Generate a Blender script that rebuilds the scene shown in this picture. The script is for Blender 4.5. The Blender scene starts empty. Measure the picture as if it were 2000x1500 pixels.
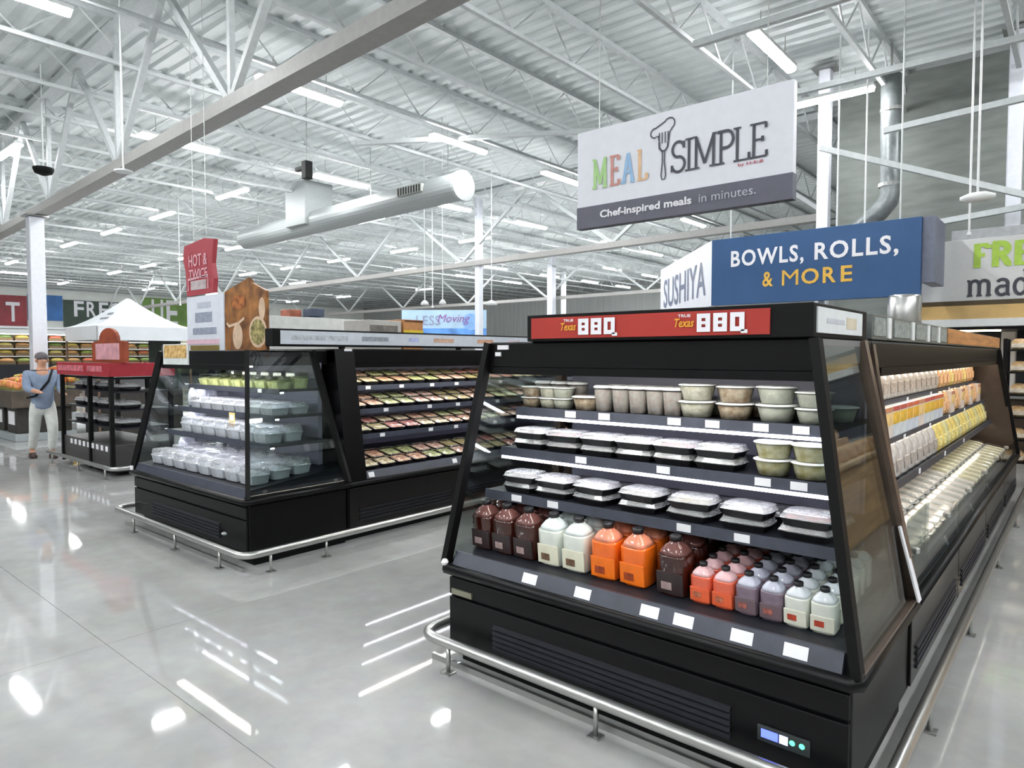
import bpy, bmesh, math, random
from mathutils import Vector, Matrix
R = math.radians
random.seed(7)
scene = bpy.context.scene
COL = scene.collection

# ------------------------------------------------------------------ camera
cam_data = bpy.data.cameras.new('camera')
cam_data.sensor_width = 36.0
cam_data.lens = 36.0 * 1324.08 / 2000.0
cam_data.clip_end = 200
cam = bpy.data.objects.new('camera', cam_data)
cam.location = (0, 0, 1.6)
cam.rotation_euler = (R(90 - 2.4316), 0, R(40.318))
COL.objects.link(cam)
scene.camera = cam
# ------------------------------------------------------------------ world, exposure
world = bpy.data.worlds.new('store_world')
scene.world = world
world.use_nodes = True
world.node_tree.nodes['Background'].inputs[0].default_value = (.75, .8, .85, 1)
world.node_tree.nodes['Background'].inputs[1].default_value = .3
vs = scene.view_settings
vs.view_transform = 'Standard'
vs.look = 'None'
vs.gamma = 1
vs.use_curve_mapping = False
vs.exposure = 0.0
LAMP = 116.0          # emission strength of the ceiling strip lights
LED = 14.0            # emission strength of the case shelf strips
scene.cycles.max_bounces = 9
scene.cycles.diffuse_bounces = 5
scene.cycles.glossy_bounces = 4
scene.cycles.transparent_max_bounces = 24
scene.cycles.transmission_bounces = 4
scene.cycles.sample_clamp_indirect = 6
scene.cycles.caustics_reflective = False
scene.cycles.caustics_refractive = False
scene.cycles.use_denoising = True


# ------------------------------------------------------------------ materials
def lin(c):
    if isinstance(c, str):
        c = [int(c[i:i + 2], 16) / 255 for i in (0, 2, 4)]
    return tuple((x / 12.92 if x <= .04045 else ((x + .055) / 1.055) ** 2.4) for x in c) + (1,)


MATS = {}


def mat(name, col='808080', rough=.5, metal=0.0, var=.08, scale=14.0, spec=.5, emit=None, es=0.0, alpha=None, bump=0.0, coat=0.0, stretch=None, col2=None):
    """a procedural material: base colour broken up by noise, optional relief, coat, emission"""
    if name in MATS:
        return MATS[name]
    m = bpy.data.materials.new(name)
    m.use_nodes = True
    nt = m.node_tree
    b = nt.nodes['Principled BSDF']
    b.inputs['Roughness'].default_value = rough
    b.inputs['Metallic'].default_value = metal
    b.inputs['Specular IOR Level'].default_value = spec
    if coat:
        b.inputs['Coat Weight'].default_value = coat
        b.inputs['Coat Roughness'].default_value = .08
    c = lin(col)
    tc = nt.nodes.new('ShaderNodeTexCoord')
    mp = nt.nodes.new('ShaderNodeMapping')
    if stretch:
        mp.inputs['Scale'].default_value = stretch
    nz = nt.nodes.new('ShaderNodeTexNoise')
    nz.inputs['Scale'].default_value = scale
    nz.inputs['Detail'].default_value = 4
    nt.links.new(tc.outputs['Object'], mp.inputs[0])
    nt.links.new(mp.outputs[0], nz.inputs['Vector'])
    cr = nt.nodes.new('ShaderNodeValToRGB')
    cr.color_ramp.elements[0].position = .34
    cr.color_ramp.elements[1].position = .66
    lo = tuple(x * (1 - var) for x in c[:3]) + (1,)
    hi = lin(col2) if col2 else tuple(min(1, x * (1 + var)) for x in c[:3]) + (1,)
    cr.color_ramp.elements[0].color = lo
    cr.color_ramp.elements[1].color = hi
    nt.links.new(nz.outputs['Fac'], cr.inputs[0])
    nt.links.new(cr.outputs[0], b.inputs['Base Color'])
    if bump:
        bp = nt.nodes.new('ShaderNodeBump')
        bp.inputs['Strength'].default_value = bump
        bp.inputs['Distance'].default_value = .01
        nt.links.new(nz.outputs['Fac'], bp.inputs['Height'])
        nt.links.new(bp.outputs[0], b.inputs['Normal'])
    if emit:
        b.inputs['Emission Color'].default_value = lin(emit)
        b.inputs['Emission Strength'].default_value = es
    MATS[name] = m
    return m


def clear_mat(name, tint='ffffff', gloss=.10, rough=.03, white=0.0):
    """thin clear plastic or glass: mostly transparent, Fresnel reflection, a little body colour"""
    if name in MATS:
        return MATS[name]
    m = bpy.data.materials.new(name)
    m.use_nodes = True
    nt = m.node_tree
    nt.nodes.remove(nt.nodes['Principled BSDF'])
    out = nt.nodes['Material Output']
    tr = nt.nodes.new('ShaderNodeBsdfTransparent')
    tr.inputs[0].default_value = lin(tint)
    gl = nt.nodes.new('ShaderNodeBsdfGlossy')
    gl.inputs['Roughness'].default_value = rough
    lw = nt.nodes.new('ShaderNodeLayerWeight')
    lw.inputs['Blend'].default_value = .25
    nz = nt.nodes.new('ShaderNodeTexNoise')
    nz.inputs['Scale'].default_value = 6
    ma = nt.nodes.new('ShaderNodeMath')
    ma.operation = 'MULTIPLY_ADD'
    ma.inputs[1].default_value = .55
    ma.inputs[2].default_value = gloss
    nt.links.new(lw.outputs['Fresnel'], ma.inputs[0])
    mx = nt.nodes.new('ShaderNodeMixShader')
    nt.links.new(ma.outputs[0], mx.inputs[0])
    nt.links.new(tr.outputs[0], mx.inputs[1])
    nt.links.new(gl.outputs[0], mx.inputs[2])
    last = mx
    if white:
        df = nt.nodes.new('ShaderNodeBsdfDiffuse')
        df.inputs[0].default_value = (.8, .82, .84, 1)
        mw = nt.nodes.new('ShaderNodeMixShader')
        mul = nt.nodes.new('ShaderNodeMath')
        mul.operation = 'MULTIPLY'
        mul.inputs[1].default_value = white * 2
        nt.links.new(nz.outputs['Fac'], mul.inputs[0])
        nt.links.new(mul.outputs[0], mw.inputs[0])
        nt.links.new(mx.outputs[0], mw.inputs[1])
        nt.links.new(df.outputs[0], mw.inputs[2])
        last = mw
    nt.links.new(last.outputs[0], out.inputs[0])
    MATS[name] = m
    return m


BLACK = mat('black_powder_coat', '08080a', .36, var=.1, spec=.22)
BLACKM = mat('matte_black', '070708', .55, var=.1, spec=.2)
CHAR = mat('charcoal_steel', '1e2026', .4, var=.08, spec=.3)
RAILG = mat('price_rail_grey', '383c48', .35, var=.15)
STEEL = mat('brushed_steel', 'b9bab8', .28, metal=.85, var=.06, stretch=(1, 1, 20))
GALV = mat('galvanised_duct', '84898a', .35, metal=.5, var=.12)
WHITE = mat('white_paint', 'dfe2e2', .5, var=.03)
WHITEB = mat('white_steelwork', 'c2c7c8', .5, var=.05)
TAG = mat('paper_tag', 'e6e6ea', .6, var=.04)
LINER = mat('case_liner', '8f8fa2', .45, var=.04)
GLASS = clear_mat('case_glass', 'eef4f2', .07, .01)
CLEAR = clear_mat('clear_plastic', 'f2f4f6', .16, .08, .10)
CLOUDY = clear_mat('cloudy_plastic', 'f0f2f6', .18, .12, .26)
LEDM = mat('led_strip_glow', 'ffffff', .4, emit='f4f3ff', es=LED, var=.02)
CANL = mat('canopy_lamp_glow', 'ffffff', .4, emit='fffaf0', es=LED * 1.6, var=.02)
SOFTL = mat('soft_strip_glow', 'ffffff', .4, emit='fff0dc', es=LED * .6, var=.02)
BOWLC = clear_mat('bowl_plastic', 'f6f8f8', .05, .08)
LAMPM = mat('lamp_diffuser_glow', 'ffffff', .4, emit='fdfeff', es=LAMP, var=.02)
BROWNR = mat('bronze_trim', '6a5a50', .3, metal=.4, var=.1)


# ------------------------------------------------------------------ mesh building
class MB:
    def __init__(s):
        s.v, s.f = [], []

    def quad(s, *p):
        n = len(s.v)
        s.v += [tuple(q) for q in p]
        s.f.append(tuple(range(n, n + len(p))))
        return s

    def hexa(s, p):
        """8 points: 4 bottom (ccw seen from above), 4 top"""
        n = len(s.v)
        s.v += [tuple(q) for q in p]
        for a in ((3, 2, 1, 0), (4, 5, 6, 7), (0, 1, 5, 4), (1, 2, 6, 5), (2, 3, 7, 6), (3, 0, 4, 7)):
            s.f.append(tuple(n + i for i in a))
        return s

    def box(s, x0, x1, y0, y1, z0, z1, ch=0.0):
        if ch <= 0:
            return s.hexa([(x0, y0, z0), (x1, y0, z0), (x1, y1, z0), (x0, y1, z0), (x0, y0, z1), (x1, y0, z1), (x1, y1, z1), (x0, y1, z1)])
        bm = bmesh.new()
        bmesh.ops.create_cube(bm, size=1)
        for v in bm.verts:
            v.co = ((x0 + x1) / 2 + v.co.x * (x1 - x0), (y0 + y1) / 2 + v.co.y * (y1 - y0), (z0 + z1) / 2 + v.co.z * (z1 - z0))
        bmesh.ops.bevel(bm, geom=list(bm.edges), offset=ch, segments=2, affect='EDGES', profile=.5)
        return s.add_bm(bm)

    def add_bm(s, bm):
        n = len(s.v)
        bm.verts.index_update()
        s.v += [tuple(v.co) for v in bm.verts]
        s.f += [tuple(n + v.index for v in f.verts) for f in bm.faces]
        bm.free()
        return s

    def beam(s, a, b, w, h=None, up=(0, 0, 1)):
        """a straight square bar from a to b"""
        h = h or w
        a, b = Vector(a), Vector(b)
        d = (b - a).normalized()
        u = Vector(up)
        if abs(d.dot(u)) > .97:
            u = Vector((0, 1, 0))
        r = d.cross(u).normalized() * (w / 2)
        u = r.cross(d).normalized() * (h / 2)
        return s.hexa([a - r - u, a + r - u, b + r - u, b - r - u, a - r + u, a + r + u, b + r + u, b - r + u])

    def tube(s, pts, rad, n=8, closed=False, caps=True):
        pts = [Vector(p) for p in pts]
        m = len(pts)
        base = len(s.v)
        prev = None
        rad = rad if isinstance(rad, (list, tuple)) else [rad] * m
        for i, p in enumerate(pts):
            a = pts[i - 1] if (i or closed) else p
            b = pts[(i + 1) % m] if (i < m - 1 or closed) else p
            t = (b - a).normalized()
            if prev is None:
                ref = Vector((0, 0, 1)) if abs(t.z) < .9 else Vector((0, 1, 0))
                u = t.cross(ref).normalized()
            else:
                u = (prev - t * prev.dot(t)).normalized()
            prev = u
            w = t.cross(u)
            for k in range(n):
                g = 2 * math.pi * k / n
                s.v.append(tuple(p + (u * math.cos(g) + w * math.sin(g)) * rad[i]))
        for i in range(m if closed else m - 1):
            j = (i + 1) % m
            for k in range(n):
                l = (k + 1) % n
                s.f.append((base + i * n + k, base + i * n + l, base + j * n + l, base + j * n + k))
        if caps and not closed:
            s.f.append(tuple(base + k for k in range(n))[::-1])
            s.f.append(tuple(base + (m - 1) * n + k for k in range(n)))
        return s

    def lathe(s, prof, n=20, power=2.0, cx=0, cy=0, sx=1, sy=1, caps=True):
        """rings (r, z) around z; power > 2 gives a rounded square section"""
        base = len(s.v)
        for r, z in prof:
            for k in range(n):
                g = 2 * math.pi * (k + .5) / n
                c, d = math.cos(g), math.sin(g)
                q = (abs(c) ** power + abs(d) ** power) ** (-1 / power)
                s.v.append((cx + r * q * c * sx, cy + r * q * d * sy, z))
        for i in range(len(prof) - 1):
            for k in range(n):
                l = (k + 1) % n
                s.f.append((base + i * n + k, base + i * n + l, base + (i + 1) * n + l, base + (i + 1) * n + k))
        if caps:
            s.f.append(tuple(base + k for k in range(n))[::-1])
            s.f.append(tuple(base + (len(prof) - 1) * n + k for k in range(n)))
        return s

    def prism(s, poly, axis, a, b):
        """extrude a 2-D outline along axis ('x','y','z') from a to b"""
        def p3(q, t):
            return {'x': (t, q[0], q[1]), 'y': (q[0], t, q[1]), 'z': (q[0], q[1], t)}[axis]
        n, m = len(s.v), len(poly)
        s.v += [p3(q, a) for q in poly] + [p3(q, b) for q in poly]
        s.f.append(tuple(n + i for i in range(m))[::-1])
        s.f.append(tuple(n + m + i for i in range(m)))
        for i in range(m):
            j = (i + 1) % m
            s.f.append((n + i, n + j, n + m + j, n + m + i))
        return s

    def build(s, name, material, parent=None, smooth=False, loc=None):
        me = bpy.data.meshes.new(name)
        o = Vector(ORG.get(parent.name, (0, 0, 0))) if parent else Vector((0, 0, 0))
        if loc is not None:
            o = Vector(loc)
        me.from_pydata([(v[0] - o.x, v[1] - o.y, v[2] - o.z) for v in s.v], [], s.f)
        bm = bmesh.new()
        bm.from_mesh(me)
        bmesh.ops.recalc_face_normals(bm, faces=bm.faces)
        bm.to_mesh(me)
        bm.free()
        me.materials.append(material)
        if smooth:
            for p in me.polygons:
                p.use_smooth = True
        ob = bpy.data.objects.new(name, me)
        COL.objects.link(ob)
        if parent:
            ob.parent = parent
            ORG[ob.name] = ORG.get(parent.name, (0, 0, 0))
        elif loc is not None:
            ob.location = loc
            ORG[ob.name] = tuple(loc)
        return ob


ORG = {}


def tag(o, label, cat, group=None, kind=None):
    if label:
        o['label'] = label
    if cat:
        o['category'] = cat
    if group:
        o['group'] = group
    if kind:
        o['kind'] = kind
    return o


def thing(name, label, cat, loc=(0, 0, 0), group=None, local=False):
    o = bpy.data.objects.new(name, None)
    o.empty_display_size = .1
    COL.objects.link(o)
    o.location = loc
    ORG[o.name] = (0, 0, 0) if local else tuple(loc)
    return tag(o, label, cat, group)


def struct(o):
    o['kind'] = 'structure'
    return o


def copy_tree(o, parent=None):
    c = o.copy()
    COL.objects.link(c)
    c.parent = parent
    for ch in o.children:
        copy_tree(ch, c)
    return c


NTH = ['', 'first', 'second', 'third', 'fourth', 'fifth', 'sixth', 'seventh', 'eighth', 'ninth', 'tenth', 'eleventh', 'twelfth', 'thirteenth', 'fourteenth', 'fifteenth', 'sixteenth', 'seventeenth', 'eighteenth', 'nineteenth', 'twentieth', 'twenty-first', 'twenty-second', 'twenty-third', 'twenty-fourth', 'twenty-fifth', 'twenty-sixth']


def remove_tree(o):
    for ch in list(o.children):
        remove_tree(ch)
    bpy.data.objects.remove(o)


class Proto:
    """a thing built once in local coordinates; place() hands out the first, then copies"""
    def __init__(s, root):
        s.root, s.used = root, False

    def place(s, loc, rz=0.0, label=None, group=None, rx=0.0, ry=0.0, sc=1.0):
        o = s.root if not s.used else copy_tree(s.root)
        s.used = True
        o.location = loc
        o.rotation_euler = (rx, ry, rz)
        o.scale = (sc, sc, sc) if not isinstance(sc, tuple) else sc
        if label:
            o['label'] = label
        if group:
            o['group'] = group
        return o


def text_mesh(string, w=None, h=None, bold=0.0, depth=.003, space=1.0, shear=0.0):
    """lettering in the built-in typeface: mesh in local x-z plane, facing -y, centred"""
    cu = bpy.data.curves.new('lettering', 'FONT')
    cu.body = string
    cu.align_x = 'CENTER'
    cu.size = 1
    cu.offset = bold
    cu.space_character = space
    cu.shear = shear
    cu.resolution_u = 3
    ob = bpy.data.objects.new('lettering', cu)
    COL.objects.link(ob)
    bpy.context.view_layer.update()
    me = bpy.data.meshes.new_from_object(ob.evaluated_get(bpy.context.evaluated_depsgraph_get()))
    bpy.data.objects.remove(ob)
    xs = [v.co.x for v in me.vertices]
    ys = [v.co.y for v in me.vertices]
    cx, cy = (min(xs) + max(xs)) / 2, (min(ys) + max(ys)) / 2
    W, H = max(xs) - min(xs), max(ys) - min(ys)
    sx = (w / W) if w else None
    sy = (h / H) if h else None
    sx = sx or sy
    sy = sy or sx
    mb = MB()
    for v in me.vertices:
        mb.v.append(((v.co.x - cx) * sx, -depth, (v.co.y - cy) * sy))
    mb.f = [tuple(p.vertices) for p in me.polygons]
    bpy.data.meshes.remove(me)
    return mb


def place_local(mb, name, material, parent, pos, rz=0.0):
    """put a local x-z plane mesh at world pos, turned by rz, under parent"""
    c, s_ = math.cos(rz), math.sin(rz)
    mb.v = [(pos[0] + x * c - y * s_, pos[1] + x * s_ + y * c, pos[2] + z) for x, y, z in mb.v]
    return mb.build(name, material, parent)


def lettering(string, parent, material, pos, rz=0.0, name='lettering', **k):
    return place_local(text_mesh(string, **k), name, material, parent, pos, rz)


def ribbon(pts, w, closed=False, depth=.003):
    """flat stroke along 2-D points (x, z), facing -y"""
    mb = MB()
    n = len(pts)
    L = []
    for i in range(n):
        a = pts[i - 1] if (i or closed) else pts[i]
        b = pts[(i + 1) % n] if (i < n - 1 or closed) else pts[i]
        dx, dz = b[0] - a[0], b[1] - a[1]
        d = math.hypot(dx, dz) or 1
        nx, nz = -dz / d * w / 2, dx / d * w / 2
        L.append(((pts[i][0] + nx, -depth, pts[i][1] + nz), (pts[i][0] - nx, -depth, pts[i][1] - nz)))
    base = 0
    for a, b in L:
        mb.v += [a, b]
    for i in range(n if closed else n - 1):
        j = (i + 1) % n
        mb.f.append((2 * i, 2 * i + 1, 2 * j + 1, 2 * j))
    return mb


def join(*mbs):
    r = MB()
    for m in mbs:
        n = len(r.v)
        r.v += m.v
        r.f += [tuple(n + i for i in f) for f in m.f]
    return r


def arc(cx, cz, rx, rz, a0, a1, n=10):
    return [(cx + rx * math.cos(R(a0 + (a1 - a0) * i / n)), cz + rz * math.sin(R(a0 + (a1 - a0) * i / n))) for i in range(n + 1)]


def serif_glyph(ch, t):
    """thin slab-serif capitals (and m, a, d) as strokes; returns (strokes, width) at height 1"""
    s = .085
    sf = lambda x, z, w=.13: [(x - w, z), (x + w, z)]
    G = {
        'M': ([[(.12, 0), (.12, 1)], [(.12, 1), (.42, .12)], [(.42, .12), (.72, 1)], [(.72, 1), (.72, 0)], sf(.12, 0), sf(.72, 0), [(0, 1), (.16, 1)], [(.68, 1), (.84, 1)]], .84),
        'E': ([[(.12, 0), (.12, 1)], [(0, 0), (.52, 0)], [(0, 1), (.5, 1)], [(.12, .52), (.4, .52)], [(.52, 0), (.52, .17)], [(.5, 1), (.5, .83)], [(.4, .44), (.4, .6)]], .54),
        'A': ([[(.08, 0), (.33, 1)], [(.33, 1), (.58, 0)], [(.17, .34), (.49, .34)], sf(.08, 0, .1), sf(.58, 0, .1)], .68),
        'L': ([[(.12, 0), (.12, 1)], [(0, 0), (.5, 0)], sf(.12, 1, .12), [(.5, 0), (.5, .2)]], .52),
        'S': ([arc(.27, .74, .21, .25, 20, 270, 12) + arc(.27, .25, .23, .25, 90, -160, 12), [(.47, .98), (.47, .76)], [(.05, .02), (.05, .24)]], .52),
        'I': ([[(.13, 0), (.13, 1)], sf(.13, 0), sf(.13, 1)], .26),
        'P': ([[(.12, 0), (.12, 1)], [(.0, 1), (.3, 1)] + arc(.3, .74, .22, .26, 90, -90, 10) + [(.12, .48)], sf(.12, 0)], .53),
        'F': ([[(.12, 0), (.12, 1)], [(0, 1), (.5, 1)], [(.12, .52), (.4, .52)], [(.5, 1), (.5, .82)], sf(.12, 0)], .53),
        'R': ([[(.12, 0), (.12, 1)], [(.0, 1), (.32, 1)] + arc(.32, .76, .22, .24, 90, -90, 10) + [(.12, .52)], [(.32, .52), (.58, 0)], sf(.12, 0), [(.52, 0), (.68, 0)]], .66),
        'H': ([[(.12, 0), (.12, 1)], [(.6, 0), (.6, 1)], [(.12, .52), (.6, .52)], sf(.12, 0), sf(.6, 0), sf(.12, 1), sf(.6, 1)], .73),
        'm': ([[(.12, 0), (.12, .66)], [(0, .66), (.12, .66)], arc(.29, .46, .17, .2, 180, 0, 8) + [(.46, 0)], arc(.63, .46, .17, .2, 180, 0, 8) + [(.8, 0)], sf(.12, 0, .1), sf(.46, 0, .1), sf(.8, 0, .1)], .94),
        'a': ([arc(.25, .5, .18, .16, 160, 0, 8) + [(.43, 0), (.52, 0)], arc(.23, .18, .18, .19, 60, 320, 10), [(.32, .36), (.43, .4)]], .52),
        'd': ([arc(.25, .32, .2, .33, 40, 320, 12), [(.44, 1), (.44, 0)], [(.33, 1), (.44, 1)], [(.44, 0), (.55, 0)]], .56),
        'e': ([[(.06, .34), (.46, .34)] + arc(.26, .33, .2, .33, 5, 310, 12)], .5),
    }
    return G[ch]


def serif_word(word, x0, z0, h, sxy, t, mats, parent, pos, rz, gap=.14):
    """each letter its own part; x0 start along the panel, height h, horizontal stretch sxy"""
    x = x0
    for i, ch in enumerate(word):
        st, w = serif_glyph(ch, t)
        parts = []
        for si, p in enumerate(st):
            parts.append(ribbon([(x + q[0] * h * sxy, z0 + q[1] * h) for q in p], t * (.62 if len(p) == 2 and abs(p[0][1] - p[1][1]) < .01 else 1), depth=.003 + .0012 * si))
        place_local(join(*parts), 'letter', mats[i % len(mats)], parent, pos, rz)
        x += (w + gap) * h * sxy
    return x


# =================================================================== the setting
def floor_material():
    m = mat('polished_concrete', 'a3a5a1', .12, var=.14, scale=.9, spec=.5)
    nt = m.node_tree
    b = nt.nodes['Principled BSDF']
    n2 = nt.nodes.new('ShaderNodeTexNoise')
    n2.inputs['Scale'].default_value = 7
    n2.inputs['Detail'].default_value = 8
    geo = nt.nodes.new('ShaderNodeNewGeometry')
    nt.links.new(geo.outputs['Position'], n2.inputs['Vector'])
    for n in nt.nodes:
        if n.type == 'TEX_NOISE' and n is not n2:
            for l in list(n.inputs['Vector'].links):
                nt.links.remove(l)
            nt.links.new(geo.outputs['Position'], n.inputs['Vector'])
    mr = nt.nodes.new('ShaderNodeMapRange')
    mr.inputs['To Min'].default_value = .02
    mr.inputs['To Max'].default_value = .06
    nt.links.new(n2.outputs['Fac'], mr.inputs['Value'])
    nt.links.new(mr.outputs[0], b.inputs['Roughness'])
    mx = nt.nodes.new('ShaderNodeMix')
    mx.data_type = 'RGBA'
    mx.blend_type = 'MULTIPLY'
    mx.inputs[0].default_value = .35
    cr = b.inputs['Base Color'].links[0].from_socket
    nt.links.new(cr, mx.inputs[6])
    nt.links.new(n2.outputs['Color'], mx.inputs[7])
    hs = nt.nodes.new('ShaderNodeHueSaturation')
    hs.inputs['Saturation'].default_value = .25
    hs.inputs['Value'].default_value = 1.2
    nt.links.new(mx.outputs[2], hs.inputs['Color'])
    nt.links.new(hs.outputs[0], b.inputs['Base Color'])
    return m


CONC = floor_material()
X0, X1, Y0, Y1, ZC = -55.0, 12.0, -13.0, 42.0, 6.95
floor = struct(MB().box(X0, X1, Y0, Y1, -.2, -.012).build('floor', mat('joint_filler', '6a6b68', .6)))
gx = [X0, -46, -37.5, -29, -20.5, -12.3, -8.2, -4.1, .35, 4.5, X1]
gy = [Y0, -7, -2.75, 1.36, 5.5, 9.6, 13.7, 22, 30, Y1]
for i in range(len(gx) - 1):
    for j in range(len(gy) - 1):
        e = .0016
        MB().box(gx[i] + e, gx[i + 1] - e, gy[j] + e, gy[j + 1] - e, -.011, 0).build('floor_slab', CONC, floor)

# roof deck: fluted steel, flutes running along x
DECK = mat('white_roof_deck', 'd6dcdc', .55, var=.05, scale=3)
d = MB()
pr = []
y = Y0
while y < Y1:
    pr += [(y, ZC), (y + .09, ZC), (y + .13, ZC - .05), (y + .25, ZC - .05), (y + .29, ZC)]
    y += .3
n = 0
for q in pr:
    d.v += [(X0, q[0], q[1]), (X1, q[0], q[1])]
for i in range(len(pr) - 1):
    d.f.append((2 * i, 2 * i + 1, 2 * i + 3, 2 * i + 2))
ceiling = struct(d.build('ceiling', DECK))
MB().box(X0, X1, Y0, Y1, ZC + .02, ZC + .12).build('roof_slab', WHITE, ceiling)

struct(MB().box(X0 - .2, X0, Y0, Y1, -.2, ZC + .1).build('wall_left', mat('pale_wall_paint', 'dfe3de', .6, var=.05, scale=1)))
struct(MB().box(X0 - .2, X1 + .2, Y1, Y1 + .2, -.2, ZC + .1).build('wall_back', mat('grey_wall_paint', '9a9d9b', .6, var=.12, scale=2, stretch=(3, 1, .1))))
struct(MB().box(X1, X1 + .2, Y0, Y1, -.2, ZC + .1).build('wall_right', mat('warm_grey_paint', 'a9aaa6', .6, var=.05, scale=1)))
struct(MB().box(X0 - .2, X1 + .2, Y0 - .2, Y0, -.2, ZC + .1).build('wall_front', MATS['warm_grey_paint']))
struct(MB().box(-3.9, X1, 14.6, 14.8, 0, ZC - .1).build('wall_deli', mat('dusky_grey_panel', '757a76', .6, var=.14, scale=2, stretch=(1, 1, 4))))

# joists running along y, spaced 1.79 m, hung from the deck as parts of the ceiling
jx = []
x = -.95 + 1.79 * 7
while x > X0:
    jx.append(x)
    x -= 1.79
ya, yb = Y0 + .2, Y1 - .2
segs = int((yb - ya) / .75)
jt = jb = jw = None
for x in jx:
    if jt is None:
        jt = MB().box(-.045, .045, ya, yb, ZC - .13, ZC - .05).build('roof_joist', WHITEB, ceiling)
        jb = MB().box(-.034, .034, ya, yb, 6.13, 6.19).build('bottom_chord', WHITEB, jt)
        pts = []
        for k in range(segs + 1):
            pts.append((0, ya + k * .75, ZC - .1 if k % 2 == 0 else 6.17))
        jw = MB().tube(pts, .018, 4).build('web_rod', WHITEB, jt)
        jt.location.x = x
    else:
        t = copy_tree(jt, ceiling)
        t.location.x = x

# deep truss girders along x, each a part of the ceiling with its chords and web bars
def girder(xa, ya_, xb, yb_, zb=4.6, zt=6.78, step=2.0, full=True):
    def P(x, z):
        return (x, ya_ + (yb_ - ya_) * (x - xa) / (xb - xa), z)
    g = MB().beam(P(xa, zb), P(xb, zb), .24, .16).build('truss_girder', mat('grey_girder_paint', '9d9c99', .5, var=.05), ceiling)
    MB().beam(P(xa, zt), P(xb, zt), .26, .14).build('top_chord', WHITEB, g)
    k = 0
    x = xa
    while x < xb - .1:
        xn = min(x + step, xb)
        a, b_ = (P(x, zb + .06), P(xn, zt - .05)) if k % 2 == 0 else (P(x, zt - .05), P(xn, zb + .06))
        MB().beam(a, b_, .085).build('web_bar', WHITEB, g)
        if k % 2 == 0 and full:
            MB().beam(P(x, zb + .06), P(x, zt - .05), .07).build('web_bar', WHITEB, g)
        x = xn
        k += 1
    return g


girder(-52, 5.95, 10, 3.45)
girder(-52, 17.9, -4.4, 15.75, step=3.0, full=False)
girder(-52, 29.6, 8, 28.0, step=3.0, full=False)

# diagonal and cross bracing high on the right
for a, b_ in (((-3.6, 12.4, 5.15), (-.4, 12.9, 3.85)), ((-2.6, 12.3, 5.2), (1.6, 12.3, 5.4)), ((-2.5, 13.2, 3.75), (1.6, 13.2, 4.1)), ((-4.0, 11.9, 6.0), (2.5, 11.9, 6.0)), ((-4.4, 9.2, 6.02), (2.5, 9.2, 6.02)), ((-12.0, 9.0, 6.1), (-6.0, 12.6, 6.1))):
    MB().beam(a, b_, .09).build('brace', WHITEB, ceiling)


def column(px, py, label, w=.27, top=6.75):
    c = thing('steel_column', label, 'column', (px, py, 0), 'white steel columns')
    MB().box(px - w / 2, px + w / 2, py - w / 2, py + w / 2, .02, top, .02).build('shaft', mat('white_column_paint', 'd9dce4', .4, var=.03), c)
    MB().box(px - .22, px + .22, py - .22, py + .22, 0, .02).build('base_plate', STEEL, c)
    MB().box(px - .2, px + .2, py - .2, py + .2, top, top + .03).build('cap_plate', STEEL, c)


column(-16.85, 4.45, 'white square steel column at the far left behind the person in blue', .27, 4.48)
column(-15.25, 16.3, 'white steel column rising in front of the pale blue banner', .2)
column(-21.4, 28.4, 'distant white column left of the barbecue sign under the roof truss', .34)
column(-3.75, 13.2, 'pale column seen right of the large white hanging sign', .2)
column(-.98, 13.6, 'pale column above the fresh sign at the right edge', .2)
column(-24.7, 34.0, 'thin far column behind the barbecue sign, right of the nearer column', .24)

# =================================================================== ceiling lamps
def strip_lamp():
    t = thing('strip_light', '', 'light', local=True)
    MB().box(-.085, .085, -.8, .8, .03, .09, .01).build('housing', WHITE, t)
    m = MB()
    pts = [(-.08, .035), (.08, .035), (.08, 0), (.05, -.03), (0, -.04), (-.05, -.03), (-.08, 0)]
    m.prism(pts, 'y', -.78, .78)
    m.build('diffuser', LAMPM, t)
    for s in (-.5, .5):
        MB().tube([(0, s, .1), (0, s, .42)], .008, 5).build('hanger', STEEL, t)
    return Proto(t)


SL = strip_lamp()
rows = [('in the row over the left case', -10.14, [2.35, 6.5, 10.25, 13.9, 17.6, 21.3]),
        ('in the row above the round duct', -14.5, [6.45, 10.45, 14.3, 18.1, 23.3, 26.5, 31.0, 35.0]),
        ('in the row by the hanging white sign', -3.62, [10.15, 6.0]),
        ('in the short row over the sushi sign', -18.7, [30.0, 33.9, 37.6]),
        ('in the far row over the barbecue sign', -22.95, [25.8, 30.3, 34.3, 38.1]),
        ('in the far row over the pale banner', -26.7, [27.5, 31.5])]
for rname, lx, ys in rows:
    for i, ly in enumerate(ys):
        SL.place((lx, ly, 6.0), 0, ('%s strip light from the camera %s' % (NTH[i + 1], rname)), 'ceiling strip lights')
xrows = [('nearest crosswise row at far left', 4.3, [-18, -22.4, -26.7]), ('second crosswise row above the red tilted sign', 9.35, [-18, -22.45, -26.7, -31.1, -35.2, -39.2, -48.0]),
         ('third crosswise row back', 14.05, [-18.1, -22.4, -26.8, -31.2, -35.5, -39.8, -48.0]), ('fourth crosswise row', 19.0, [-18, -22.1, -26.7, -30.8, -35.0, -39.4, -48.0]), ('fifth crosswise row', 23.3, [-17.8, -22.5, -27.0, -37.0, -48.0]), ('added sixth crosswise row', 31.0, [-34.0, -43.0, -50.0]), ('crosswise row beside the deli wall', 12.55, [-3.6, .8])]  # far-left end lamps and the sixth row are added to brighten the far walls
for rname, ly, xs in xrows:
    for i, lx in enumerate(xs):
        if ly == 14.05 and lx == -99:
            continue
        SL.place((lx, ly, 6.0), R(90), '%s strip light from the right in the %s' % (NTH[i + 1], rname), 'ceiling strip lights')
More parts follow.
